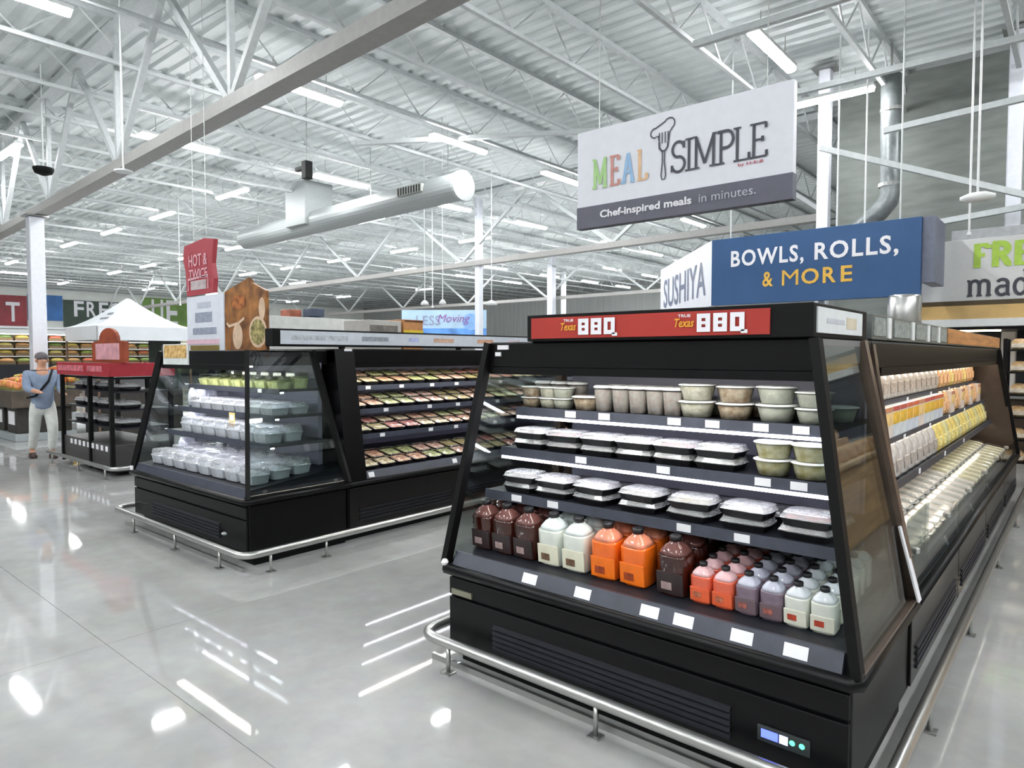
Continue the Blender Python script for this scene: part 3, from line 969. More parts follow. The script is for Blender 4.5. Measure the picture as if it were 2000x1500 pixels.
# ---- left run: rows of small meal packs tilted to the shopper
PK = []
for i, (a, b) in enumerate((('a8885a', 'dccfae'), ('b0664a', 'd8bc9c'), ('6f7c3c', 'd0cc98'), ('b8705c', 'dcc8b0'), ('c4b888', '8c7848'), ('a44a44', 'c89888'))):
    PK.append(meal_tray('meal_pack', food('pack_food_%d' % i, a, b, 28), .172, .16, .055, lidm=BOWLC, cat='meal pack'))
shn = ['top', 'second', 'third', 'bottom']
for lv, (z, xf) in enumerate(((SHZ[0], -5.06), (SHZ[1], -4.99), (SHZ[2], -4.92), (DECKZ, -4.82))):
    for i in range(17):
        y = 3.78 + i * .196
        for r in range(2):
            p = PK[(i // 2 + lv * 2 + r) % 6 if lv != 1 else [1, 1, 2, 2, 3, 3, 4, 4][i % 8] % 6]
            p.place((xf - .1 - r * .16, y, z + .022 + r * .05), R(90), '%s meal pack from the end panel, %s row, %s shelf of the left run' % (NTH[i + 1], ['front', 'rear'][r], shn[lv]), 'meal packs on the left run', rx=R(14))

# ---- left end case: white clear-lidded boxes and green salads
W_box = meal_tray('salad_box', food('white_food', 'd8dce2', 'f0f2f6', 10), .2, .17, .085, lidm=CLOUDY, cat='salad box', basem=mat('frosted_base', 'aeb2ba', .3, var=.2))
G_box = meal_tray('salad_box', food('green_salad', '93a84a', 'e2e4b0', 20), .18, .15, .08, lidm=BOWLC, cat='salad box', basem=mat('clear_green_base', 'b4bc84', .3, var=.35, scale=20))
for lv, (z, yf, nn, xa, xb) in enumerate(((DECKZ, 2.64, 8, -6.62, -4.98), (SHZ[2], 2.83, 7, -6.42, -5.1), (SHZ[1], 2.91, 7, -6.4, -5.13))):
    for i in range(nn):
        x = xa + (xb - xa) * i / (nn - 1)
        for r in range(2 if lv else 3):
            W_box.place((x, yf + .09 + r * .185, z + (.1 * (.14 + r * .185) if lv == 0 else 0)), random.uniform(-.04, .04), 'white salad box, %s from left, %s row, %s' % (NTH[i + 1], ['front', 'middle', 'rear'][r] if lv == 0 else ['front', 'rear'][r], ['on the left cooler deck', 'on the left cooler low shelf', 'on the left cooler middle shelf'][lv]), 'white boxes in the left cooler', sc=(1.12, 1, [1.5, 1.55, 1.15][lv]))
for i in range(7):
    x = -6.38 + i * .205
    for r in range(2):
        G_box.place((x, 3.06 + r * .16, SHZ[0]), 0, 'green salad box, %s from left, %s row of the left cooler top shelf' % (NTH[i + 1], ['front', 'rear'][r]), 'green salad boxes in the left cooler', sc=(1, 1, 1.25 + .5 * r))
S_bag = thing('salad_bag', '', 'bag', local=True)
mm = MB()
rg = [(.0, .5), (.02, 1), (.08, 1.1), (.14, .8), (.17, .3), (.18, .1)]
for z, q in rg:
    for k in range(14):
        g = 2 * math.pi * k / 14
        mm.v.append((.085 * math.cos(g) * (.7 + .3 * q), .045 * q * math.sin(g) * random.uniform(.85, 1.15), z))
for i in range(5):
    for k in range(14):
        mm.f.append((i * 14 + k, i * 14 + (k + 1) % 14, i * 14 + 14 + (k + 1) % 14, i * 14 + 14 + k))
mm.f += [tuple(range(14))[::-1], tuple(70 + k for k in range(14))]
mm.build('bag', mat('clear_bag_film', 'b4bac8', .2, var=.35, scale=9, col2='e6eaf2', coat=.5), S_bag, smooth=True)
MB().box(-.05, .05, -.053, -.045, .04, .1, .003).build('label', mat('bag_label_slate', '5a607c', .4, var=.3), S_bag)
S_bag = Proto(S_bag)
for lv, (z, x) in enumerate(((DECKZ + .045, -6.72), (SHZ[2], -6.55), (SHZ[1], -6.53))):
    for r in range(3):
        S_bag.place((x + .03, 2.98 + r * .11 + (.02 if lv else 0), z), R(70), 'clear salad bag, %s by the left glass, %s' % (['front', 'middle', 'rear'][r], ['above the deck', 'low shelf', 'middle shelf'][lv]), 'salad bags by the left glass')
MB_t = thing('price_card', 'yellow price card hanging in the left cooler', 'price card', (-5.62, 2.885, 1.05))
MB().box(-5.67, -5.57, 2.884, 2.887, .985, 1.105).build('card', mat('yellow_card', 'e3d08a', .5, var=.08), MB_t)
MB().box(-5.655, -5.585, 2.882, 2.8845, 1.035, 1.085).build('white_print', TAG, MB_t)
MB().box(-5.66, -5.58, 2.882, 2.8845, .992, 1.008).build('orange_print', mat('orange_print', 'c07a40', .5), MB_t)

# ---- right run: bags, boxes and flat packs seen along the shelf
def pouch(name, c1, c2, w=.15, dpt=.07, h=.2, cat='bag'):
    t = thing(name, '', cat, local=True)
    m = MB()
    rings = [(.0, .6), (.02, 1), (h * .45, 1.0), (h * .8, .75), (h * .93, .25), (h, .06)]
    n = 16
    for z, dd in rings:
        for k in range(n):
            g = 2 * math.pi * (k + .5) / n
            c, d_ = math.cos(g), math.sin(g)
            q = (abs(c) ** 3 + abs(d_) ** 3) ** (-1 / 3)
            m.v.append((w / 2 * q * c, dpt / 2 * dd * q * d_ * random.uniform(.9, 1.1), z))
    for i in range(len(rings) - 1):
        for k in range(n):
            l = (k + 1) % n
            m.f.append((i * n + k, i * n + l, (i + 1) * n + l, (i + 1) * n + k))
    m.f.append(tuple(range(n))[::-1])
    m.f.append(tuple((len(rings) - 1) * n + k for k in range(n)))
    m.build('pack', mat(name + c1, c1, .3, var=.2, scale=16, col2=c2, coat=.3), t, smooth=True)
    MB().box(-w * .33, w * .33, -dpt / 2 - .004, -dpt / 2 + .004, h * .2, h * .55, .003).build('label', mat('lab' + c2, c2, .4, var=.3, scale=30), t)
    return Proto(t)


def carton(name, c1, c2, c3, w=.19, dpt=.08, h=.15):
    t = thing(name, '', 'carton', local=True)
    MB().box(-w / 2, w / 2, -dpt / 2, dpt / 2, 0, h, .003).build('box', mat('ct' + c1, c1, .4, var=.1), t)
    MB().box(-w * .48, w * .48, -dpt / 2 - .002, -dpt / 2 + .001, h * .42, h * .8).build('colour_band', mat('cb' + c2, c2, .4, var=.25, scale=20), t)
    MB().box(-w * .48, w * .48, -dpt / 2 - .002, -dpt / 2 + .001, h * .84, h * .99).build('top_band', mat('cb' + c3, c3, .4, var=.15), t)
    return Proto(t)


P_wb = pouch('pouch_bag', 'e4e2e0', 'a8a09a')
P_or = pouch('pouch_bag', 'd0a060', 'e0b890')
P_ye = pouch('pouch_bag', 'd8b83c', 'e6d890')
P_gr = pouch('pouch_bag', 'b8bc78', 'd6d0a0')
C_a = carton('food_carton', 'c8d0d4', 'd8b040', 'b05048')
C_b = carton('food_carton', 'c4ccd8', 'd8a840', 'c06040')
C_c = carton('food_carton', 'd4c8c0', 'e0c080', 'b88060')
F_w = meal_tray('flat_pack', food('pale_slices', 'f0eeea', 'dccfc4', 14), .19, .19, .055, lidm=BOWLC, cat='flat pack', basem=mat('white_foam_tray', 'e8e8e6', .5))
F_y = meal_tray('flat_pack', food('yellow_slices', 'e4d8a8', 'f0ead4', 14), .19, .19, .055, lidm=BOWLC, cat='flat pack', basem=MATS['white_foam_tray'])
for i in range(26):
    y = 3.6 + i * .205
    (P_wb if i < 15 else [P_or, P_or, P_ye, P_or][i % 4]).place((-.968, y, SHZ[0]), R(90), '%s bag from the near end, top shelf of the right run' % NTH[i + 1], 'bags on the right run', sc=(1.2, 1, 1.0))
    ([C_a, C_a, C_b, C_b, C_c][i % 5] if i < 14 else [P_or, C_c, P_or][i % 3]).place((-.912, y, SHZ[1]), R(90), '%s pack from the near end, second shelf of the right run' % NTH[i + 1], 'packs on the second right shelf', sc=(1.03, 1, .98 if i >= 14 and i % 3 != 1 else 1.24))
    (P_wb if i < 11 else [P_ye, P_gr, P_ye][i % 3]).place((-.842, y, SHZ[2]), R(90), '%s pack from the near end, third shelf of the right run' % NTH[i + 1], 'packs on the third right shelf', rx=R(-4), sc=(1.25, 1, .98))
    for r in range(2):
        (F_w if i < 14 else F_y).place((-.73 - r * .19, y, DECKZ + .014 + r * .045), R(90), '%s flat pack from the near end, %s row on the right run deck' % (NTH[i + 1], ['front', 'rear'][r]), 'flat packs on the right deck', rx=R(12))

# =================================================================== hanging and standing signs
PANEL = mat('sign_panel_white', 'dcdee6', .45, var=.02)
INK = mat('charcoal_ink', '3c3f48', .5, var=.05)
MS = thing('hanging_sign', 'large white sign with fork emblem hanging over the BBQ cooler', 'sign', (-2.3, 4.5, 2.6))
MB().box(-3.135, -1.467, 4.5, 4.56, 2.6, 3.355, .004).build('panel', PANEL, MS)
MB().box(-3.137, -1.465, 4.494, 4.566, 2.598, 2.768, .003).build('grey_band', mat('slate_band', '5b5b68', .5, var=.04), MS)
FY = 4.497
cols = [mat('print_green', 'a4cc88', .5), mat('print_red', 'c48a80', .5), mat('print_blue', '92b8dc', .5), mat('print_peach', 'deb890', .5)]
serif_word('MEAL', -2.985, 2.9, .215, .72, .026, cols, MS, (0, FY, 0), 0, gap=.16)
serif_word('SIMPLE', -2.32, 2.905, .215, 1.0, .02, [INK], MS, (0, FY, 0), 0, gap=.0)
# emblem: a fork wearing a chef's hat
cx = -2.378
hat = [(-.035, 3.14), (-.045, 3.19)] + [(-.07 + .035 * math.cos(R(a)), 3.215 + .035 * math.sin(R(a))) for a in range(260, 60, -30)] + [(-.03, 3.265)] + [(.045 + .042 * math.cos(R(a)), 3.262 + .04 * math.sin(R(a))) for a in range(150, -70, -30)] + [(.045, 3.2), (.04, 3.14)]
em = [ribbon([(cx + a, z) for a, z in hat], .01, depth=.002)]
for dx in (-.035, -.012, .012, .035):
    em.append(ribbon([(cx + dx, 3.13), (cx + dx, 3.21)], .008))
em.append(ribbon([(cx - .035, 3.14), (cx - .033, 3.1), (cx - .012, 3.075), (cx + .012, 3.075), (cx + .033, 3.1), (cx + .037, 3.14)], .014, depth=.004))
em.append(ribbon([(cx - .009, 3.075), (cx - .008, 3.0), (cx - .018, 2.9), (cx - .01, 2.872), (cx + .01, 2.872), (cx + .018, 2.9), (cx + .008, 3.0), (cx + .009, 3.075)], .009, depth=.005))
place_local(join(*em), 'emblem', INK, MS, (0, FY, 0))
lettering('by H-E-B', MS, mat('small_red_ink', 'b04a58', .5), (-1.74, FY, 2.872), w=.17, h=.025, bold=.02)
lettering('Chef-inspired meals', MS, WHITEP, (-2.535, 4.491, 2.684), w=.76, h=.075, bold=.03)
lettering('in minutes.', MS, mat('print_pale_grey', 'b9bac6', .5), (-1.9, 4.491, 2.692), w=.4, h=.055, bold=.0)
for xx in (-2.95, -1.65):
    MB().tube([(xx, 4.53, 3.35), (xx, 4.53, 6.85)], .004, 5).build('hanging_wire', STEEL, MS)

# sushi kiosk sign: blue face plus angled white face
BS = thing('kiosk_sign', 'blue overhead sign reading BOWLS, ROLLS, & MORE with angled white end', 'sign', (-3.4, 11, 2.44))
MB().box(-4.9, -1.82, 11, 11.12, 2.44, 3.54, .004).build('blue_panel', mat('kiosk_blue', '27507f', .45, var=.05, scale=3), BS)
KY = mat('kiosk_yellow', 'e0b24a', .5)
lettering('BOWLS,', BS, WHITEP, (-3.98, 10.995, 3.17), w=1.16, h=.31, bold=.024, space=1.15)
lettering('ROLLS,', BS, WHITEP, (-2.67, 10.995, 3.17), w=1.14, h=.31, bold=.024, space=1.15)
lettering('&', BS, KY, (-3.95, 10.995, 2.82), w=.17, h=.24, bold=.02)
for ch, xx, ww in (('M', -3.6, .25), ('O', -3.3, .26), ('R', -3.02, .19), ('E', -2.78, .16)):
    lettering(ch, BS, KY, (xx, 10.995, 2.82), name='letter', w=ww, h=.24, bold=.0 if ch == 'M' else .02)
a = Vector((-4.9, 11, 0))
dv = Vector((-.645, .764, 0)) * 3.99
ex = Vector((.764, .645, 0)) * .1
MB().hexa([a + Vector((0, 0, 2.44)), a + ex + Vector((0, 0, 2.44)), a + dv + ex + Vector((0, 0, 2.44)), a + dv + Vector((0, 0, 2.44)), a + Vector((0, 0, 3.54)), a + ex + Vector((0, 0, 3.54)), a + dv + ex + Vector((0, 0, 3.54)), a + dv + Vector((0, 0, 3.54))]).build('white_panel', PANEL, BS)
mid = a + dv * .5
lettering('SUSHIYA', BS, mat('sushi_navy_ink', '4a5878', .5), (mid.x - .002, mid.y - .002, 2.95), rz=math.atan2(-dv.y, -dv.x), w=3.3, h=.62, bold=.01)
MB().box(-1.82, -1.66, 11.05, 11.88, 2.62, 3.54, .004).build('grey_return', mat('kiosk_grey', '6d7284', .5), BS)
for xx in (-4.6, -2.1):
    MB().tube([(xx, 11.06, 3.53), (xx, 11.06, 6.85)], .012, 6).build('hanger_rod', WHITEB, BS)
MB().tube([(-3.2, 11.25, 0), (-3.2, 11.25, 2.45)], .05, 10).build('support_post', STEEL, BS)

# deli counter: fascia sign, trim, soffit, back shelves
DL = thing('deli_counter', 'deli counter with white FRESH made fascia and gold trim at the right edge', 'counter', (1.0, 12.5, 0))
MB().box(-1.99, 4.0, 12, 12.15, 2.4, 3.3, .004).build('fascia_panel', mat('fascia_white', 'd2d4d3', .45, var=.02), DL)
MB().box(-1.6, 4.0, 12.05, 12.25, 3.3, 3.45, .004).build('fascia_top', mat('fascia_grey', 'a8abae', .5), DL)
MB().box(-2.0, 4.0, 11.97, 12.15, 2.33, 2.4).build('dark_seam', mat('seam_brown', '4a3d24', .5), DL)
gt = MB().box(-1.97, 4.0, 11.95, 12.15, 2.13, 2.33).build('gold_trim', mat('gold_wood_trim', 'c9a86c', .4, var=.15, scale=3), DL)
MB().box(-1.95, 4.0, 11.9, 12.15, 2.02, 2.13).build('white_edge', WHITE, DL)
MB().box(-1.95, 4.0, 12.15, 14.3, 1.98, 2.02).build('soffit', CHAR, DL)
serif_word('FRESH', -1.31, 2.9, .3, 1.12, .085, [mat('fresh_green', 'a6c84e', .5)], DL, (0, 11.995, 0), 0, gap=.12)
serif_word('made', -1.385, 2.47, .33, 1.0, .045, [INK], DL, (0, 11.995, 0), 0, gap=.1)
MB().box(-1.9, 4.0, 12.6, 13.3, 0, .95, .01).build('counter_base', mat('deli_dark_wood', '3a2d22', .4, var=.2), DL)
MB().box(-1.9, 4.0, 12.5, 13.35, .95, 1.0, .006).build('counter_top', STEEL, DL)
MB().box(-1.9, 4.0, 14.2, 14.3, .0, 1.98).build('back_panel', mat('deli_back_dark', '2a3036', .5), DL)
MB().box(-1.6, -1.0, 12.4, 12.5, 1.96, 1.98).build('downlight', mat('deli_downlight_glow', 'ffffff', .4, emit='ffe2b0', es=25), DL)
MB().box(.2, .8, 12.4, 12.5, 1.96, 1.98).build('downlight', MATS['deli_downlight_glow'], DL)

# bread rack standing past the far end of the right run
BR = thing('bread_rack', 'dark rack of wrapped loaves at the right edge of the view', 'rack', (-.35, 10.3, 0))
for xx in (-.76, .1):
    for yy in (10.1, 10.5):
        MB().box(xx - .02, xx + .02, yy - .02, yy + .02, 0, 1.8).build('post', BLACKM, BR)
for k in range(6):
    MB().box(-.74, .08, 10.08, 10.52, .3 + k * .27, .32 + k * .27).build('shelf', BLACKM, BR)
LOAF = thing('bread_loaf', '', 'bread', local=True)
MB().lathe([(.07, 0), (.085, .03), (.08, .09), (.05, .125), (.02, .13)], 14, 3.2, sy=1.1).build('loaf', mat('bread_crust', 'c89a62', .5, var=.25, scale=10, col2='e0c8a0'), LOAF, smooth=True)
MB().box(-.075, .075, -.098, -.09, .02, .07, .003).build('label', mat('bread_label', 'ddd2c0', .5, var=.2, scale=20), LOAF)
LF = Proto(LOAF)
for k in range(6):
    for i in range(4):
        LF.place((-.63 + i * .195, 10.22, .32 + k * .27), 0, 'wrapped loaf, %s from left on the %s level of the bread rack' % (NTH[i + 1], ['lowest', 'second', 'third', 'fourth', 'fifth', 'top'][k]), 'loaves on the bread rack')
# steel drum-shaped warmer under the blue sign
HW = thing('food_warmer', 'shiny steel cylinder under the right end of the blue sign', 'warmer', (-1.88, 10.25, 0))
MB().lathe([(.19, 1.9), (.2, 1.92), (.2, 2.36), (.18, 2.4)], 20, cx=-1.88, cy=10.3).build('drum', STEEL, HW, smooth=True)
MB().lathe([(.05, 0), (.05, 1.9)], 12, cx=-1.88, cy=10.3).build('stand', STEEL, HW)
MB().lathe([(.2, 0), (.2, .02)], 16, cx=-1.88, cy=10.3).build('foot', STEEL, HW)

# signs standing on the left end case
ZT = 1.641
WS = thing('standing_sign', 'white printed sign standing on the left cooler', 'sign', (-6.1, 2.9, ZT))
MB().box(-6.47, -5.76, 2.9, 2.93, ZT, 2.14, .003).build('panel', mat('poster_white', 'd3d8e2', .5, var=.04), WS)
GP = mat('poster_grey_print', '8f96a6', .5, var=.2, scale=30)
MB().box(-6.3, -5.98, 2.897, 2.901, 1.9, 1.99).build('grey_print', GP, WS)
MB().box(-6.35, -5.9, 2.897, 2.901, 1.79, 1.85).build('grey_print', GP, WS)
MB().box(-6.25, -6.0, 2.897, 2.901, 2.03, 2.08).build('grey_print', mat('poster_pale_print', 'b4bac8', .5), WS)
MB().box(-6.47, -5.85, 2.895, 2.901, 1.70, 1.745).build('pink_stripe', mat('pink_stripe', 'dcb9c6', .5), WS)
MB().box(-6.4, -5.85, 2.895, 2.901, 1.645, 1.69).build('brown_stripe', mat('brown_olive_stripe', '8a6034', .5, var=.3, scale=3, col2='8d8a3c'), WS)
PB = thing('photo_board', 'tall board with a brown food photograph on the left cooler', 'sign', (-5.4, 2.9, ZT))
MB().prism([(-5.745, ZT), (-5.06, ZT), (-5.06, 2.12), (-5.28, 2.2), (-5.33, 2.245), (-5.74, 2.15)], 'y', 2.9, 2.925).build('board', mat('photo_wood_brown', '6e4428', .45, var=.45, scale=7, col2='a8713c'), PB)
PALE = mat('photo_pale_bread', 'ccb096', .5, var=.15, scale=12)
def disc(cx, cz, rx, rz_, name, m, par, y=2.897):
    mb = MB()
    mb.v = [(cx + rx * math.cos(2 * math.pi * k / 20), y, cz + rz_ * math.sin(2 * math.pi * k / 20)) for k in range(20)]
    mb.f = [tuple(range(20))]
    return mb.build(name, m, par)
disc(-5.52, 1.76, .085, .11, 'printed_bread', PALE, PB)
disc(-5.19, 1.79, .14, .13, 'printed_bowl', PALE, PB, 2.8975)
disc(-5.19, 1.79, .115, .105, 'printed_salad', mat('photo_salad', '6f6a34', .5, var=.45, scale=25, col2='b6a870'), PB, 2.895)
disc(-5.12, 1.98, .05, .09, 'printed_bread', PALE, PB)
disc(-5.5, 2.05, .12, .06, 'printed_meat', mat('photo_meat', '8a4a24', .5, var=.4, scale=18, col2='b87038'), PB)
place_local(ribbon([(-5.7, 1.88), (-5.66, 1.85), (-5.5, 1.87), (-5.4, 1.91)], .025), 'printed_spoon', PALE, PB, (0, 2.897, 0))
RS = thing('hanging_sign', 'red curved-edge sign hanging above the left cooler', 'sign', (-6.2, 2.9, 2.14))
poly = [(-6.46, 2.15), (-5.95, 2.16), (-5.93, 2.28), (-5.965, 2.42), (-5.92, 2.63), (-6.1, 2.655), (-6.5, 2.62), (-6.53, 2.5), (-6.48, 2.38)]
MB().prism(poly, 'y', 2.9, 2.94).build('panel', mat('sign_dull_red', 'a33f49', .45, var=.06), RS)
PINK = mat('pink_ink', 'dcaab4', .5, var=.05)
lettering('HOT &', RS, PINK, (-6.22, 2.897, 2.47), w=.36, h=.11, bold=.01)
lettering('TWICE', RS, PINK, (-6.22, 2.897, 2.345), w=.36, h=.09, bold=.01)
MB().box(-6.37, -6.07, 2.895, 2.899, 2.2, 2.285).build('grey_print', mat('grey_photo_patch', 'b3a6a8', .5, var=.2), RS)
place_local(ribbon([(-6.42, 2.2), (-6.42, 2.3), (-6.03, 2.32), (-6.03, 2.2)], .02), 'border_line', PINK, RS, (0, 2.897, 0))
for xx in (-6.35, -6.1):
    MB().tube([(xx, 2.92, 2.63), (xx, 2.92, 6.85)], .003, 5).build('hanging_wire', STEEL, RS)
OS = thing('price_card', 'orange and white card clipped to the left cooler canopy', 'price card', (-6.3, 2.705, 1.5))
MB().box(-6.53, -6.02, 2.70, 2.712, 1.515, 1.70, .002).build('card', mat('card_white', 'cfd4d2', .5), OS)
MB().box(-6.5, -6.05, 2.697, 2.701, 1.575, 1.69).build('orange_photo', mat('orange_food_photo', 'c08a3c', .5, var=.4, scale=22, col2='e0bf80'), OS)
# goods boxes on top of the left run
bx = thing('storage_box', 'grey open box lying on top of the left run', 'box', (-5.6, 4.4, ZT + .02))
MB().box(-5.8, -5.4, 4.18, 4.6, 1.66, 1.95, .004).build('box', mat('box_grey', 'b9b7b2', .5, var=.06), bx)
MB().box(-5.402, -5.396, 4.2, 4.55, 1.83, 1.9).build('dark_print', mat('box_dark_print', '77726c', .5, var=.25, scale=12), bx)
bx = thing('storage_box', 'orange and yellow carton lying on top of the left run', 'box', (-5.6, 4.75, ZT + .02))
MB().box(-5.8, -5.4, 4.63, 4.9, 1.66, 1.97, .004).build('box', mat('box_orange', 'b98252', .5, var=.15), bx)
MB().box(-5.402, -5.395, 4.63, 4.9, 1.82, 1.86).build('yellow_band', mat('box_yellow', 'd8bc2c', .5), bx)
MB().box(-5.402, -5.395, 4.65, 4.9, 1.95, 1.965).build('brown_band', mat('box_brown', '5a3528', .5), bx)

# pale blue banner far behind, facing the camera
BN = thing('banner', 'pale blue banner with purple script beyond the left coolers', 'banner', (-17.4, 16.8, 0))
u = Vector((-16.27 + 18.55, 17.77 - 15.84, 0))
rz = math.atan2(u.y, u.x)
bn = MB().box(-1.5, 1.5, 0, .05, 2.27, 3.2)
place_local(bn, 'panel', mat('banner_blue', 'a9c6dc', .5, var=.12, scale=1.2), BN, (-17.41, 16.8, 0), rz)
place_local(MB().box(-1.1, 1.5, -.006, 0, 2.27, 2.55), 'blue_wave', mat('banner_deep_blue', '5d93d8', .5, var=.3, scale=2), BN, (-17.41, 16.8, 0), rz)
place_local(ribbon(arc(.95, 2.78, .15, .15, 0, 350, 20), .3, True, .008), 'blue_disc', mat('banner_disc', '7fa9dc', .5), BN, (-17.41, 16.8, 0), rz)
lettering('LESS', BN, mat('banner_grey_ink', '8d93b0', .5), (-17.41 - .55 * math.cos(rz), 16.8 - .55 * math.sin(rz) - .01, 2.83), rz=rz, w=.85, h=.34, depth=.012)
lettering('Moving', BN, mat('banner_purple_ink', '8a5a9c', .5), (-17.41 + .35 * math.cos(rz), 16.8 + .35 * math.sin(rz) - .01, 2.86), rz=rz, w=1.15, h=.36, shear=.3, depth=.015)
for s in (-1.3, 1.3):
    px_, py_ = -17.41 + s * math.cos(rz), 16.83 + s * math.sin(rz)
    MB().tube([(px_, py_, 0), (px_, py_, 2.3)], .03, 6).build('stand_pole', STEEL, BN)

# =================================================================== left background
# red-topped hot-food rack
HR = thing('hot_food_rack', 'black shelf rack with a red header left of the coolers', 'rack', (-10.6, 3.7, 0))
for xx in (-11.6, -10.47, -9.7):
    for yy in (3.35, 4.1):
        MB().box(xx - .025, xx + .025, yy - .025, yy + .025, .05, 1.5).build('post', BLACKM, HR)
RD = mat('rack_red', '98202c', .4, var=.08)
MB().box(-11.66, -9.64, 3.3, 3.33, 1.32, 1.5, .004).build('red_header', RD, HR)
MB().box(-9.67, -9.64, 3.33, 4.14, 1.32, 1.5, .004).build('red_header', RD, HR)
MB().box(-11.6, -10.55, 3.296, 3.301, 1.38, 1.46).build('pink_print', mat('rack_pink_print', 'b8626c', .5, var=.35, scale=14), HR)
MB().box(-10.4, -9.85, 3.296, 3.301, 1.38, 1.46).build('pink_print', MATS['rack_pink_print'], HR)
MB().box(-11.62, -9.68, 3.35, 4.1, .06, .42, .01).build('base_bin', mat('rack_dark_base', '3c3a3a', .4, var=.1), HR)
for i in range(9):
    MB().box(-11.3 + i * .17, -11.22 + i * .17, 3.345, 3.35, .32, .39).build('white_print', TAG, HR)
for k, z in enumerate((.62, .86, 1.1)):
    MB().box(-11.6, -9.7, 3.4, 4.08, z, z + .02).build('shelf', CHAR, HR)
MB().box(-11.62, -9.68, 3.37, 4.1, 1.28, 1.31).build('top_panel', BLACKM, HR)
ARC = thing('arched_sign', 'rust red arched sign on top of the red rack', 'sign', (-10.15, 3.5, 1.5))
pa = [(-10.75, 1.501), (-9.55, 1.501), (-9.55, 1.78)] + [(-10.15 + .33 * math.cos(R(a)), 1.8 + .17 * math.sin(R(a))) for a in range(0, 181, 20)] + [(-10.75, 1.78)]
MB().prism(pa, 'y', 3.48, 3.52).build('panel', mat('rust_board', '8a3c20', .5, var=.25, scale=5), ARC)
MB().box(-10.6, -9.75, 3.474, 3.481, 1.54, 1.76).build('pink_face', mat('arch_pink', 'c8959c', .5, var=.2, scale=8), ARC)
# foil trays on the rack
FT = meal_tray('foil_tray', food('foil_food', '9a958e', 'c8c4bc', 16), .42, .3, .1, lidm=CLOUDY, cat='tray')
for k, z in enumerate((.64, .88, 1.12)):
    for i in range(4):
        FT.place((-11.3 + i * .46, 3.6, z), 0, 'foil tray, %s from left on the %s shelf of the red rack' % (NTH[i + 1], ['low', 'middle', 'high'][k]), 'trays on the red rack')
bumper('bumper_rail', 'pale bumper rail at the foot of the red rack', [(-11.9, 3.22), (-9.35, 3.22), (-9.35, 4.3)], [(-11.7, 3.22), (-10.6, 3.22), (-9.6, 3.22)])

# pop-up tent
cx_, cy_, hh = -15.1, 5.57, .88
TN = thing('popup_tent', 'white pop-up tent with a pointed roof behind the red rack', 'tent', (cx_, cy_, 0))
tm = MB()
N = 6
ring = []
for lv in range(N + 1):
    f = lv / N
    r = hh * (1 - f) + .03 * f
    z = 2.16 + .6 * f ** 1.35
    ring.append([(cx_ - r, cy_ - r, z), (cx_ + r, cy_ - r, z), (cx_ + r, cy_ + r, z), (cx_ - r, cy_ + r, z)])
for lv in range(N):
    for k in range(4):
        tm.quad(ring[lv][k], ring[lv][(k + 1) % 4], ring[lv + 1][(k + 1) % 4], ring[lv + 1][k])
tm.quad(*ring[N])
TENTM = mat('tent_canvas', 'dde2e6', .6, var=.04, scale=3)
tm.build('roof', TENTM, TN)
for k in range(4):
    p, q = Vector(ring[0][k]), Vector(ring[0][(k + 1) % 4])
    dn = Vector((0, 0, -.27))
    o_ = (Vector((cx_, cy_, 2.16)) - (p + q) / 2).normalized() * .006
    MB().hexa([p + dn, q + dn, q + dn + o_, p + dn + o_, p, q, q + o_, p + o_]).build('valance', TENTM, TN)
    MB().tube([(p.x * .98 + cx_ * .02, p.y * .98 + cy_ * .02, 0), (p.x * .98 + cx_ * .02, p.y * .98 + cy_ * .02, 2.14)], .02, 6).build('leg', mat('tent_leg_brown', '6a5444', .5), TN)
for i, (dx, w_, z) in enumerate(((.0, .3, 2.42), (.05, .42, 2.32))):
    # dark print on the sloping front panel
    f = ((z - 2.16) / .6) ** (1 / 1.35)
    yy = cy_ - (hh * (1 - f) + .03 * f) - .012
    MB().hexa([(cx_ + dx - w_ / 2 + .3, yy - .02, z - .03), (cx_ + dx + w_ / 2 + .3, yy - .02, z - .03), (cx_ + dx + w_ / 2 + .3, yy - .015, z - .03), (cx_ + dx - w_ / 2 + .3, yy - .015, z - .03), (cx_ + dx - w_ / 2 + .3, yy + .012, z + .025), (cx_ + dx + w_ / 2 + .3, yy + .012, z + .025), (cx_ + dx + w_ / 2 + .3, yy + .017, z + .025), (cx_ + dx - w_ / 2 + .3, yy + .017, z + .025)]).build('grey_print', mat('tent_print', '8c9096', .5, var=.4, scale=20), TN)
# dark stall with a green board under the tent
ST = thing('market_stall', 'dark stall with green board under the white tent', 'stall', (cx_, cy_, 0))
MB().box(cx_ - .75, cx_ + .75, cy_ - .6, cy_ + .75, 0, .9, .02).build('table', mat('stall_dark_wood', '2e2a26', .5, var=.2), ST)
MB().box(cx_ - .7, cx_ + .75, cy_ + .66, cy_ + .72, .9, 1.95).build('back_board', mat('stall_green_black', '22332c', .5, var=.4, scale=5), ST)
MB().box(cx_ + .0, cx_ + .5, cy_ + .64, cy_ + .66, 1.5, 1.8).build('grey_poster', mat('stall_grey_poster', '8a8f8a', .5, var=.3, scale=8), ST)

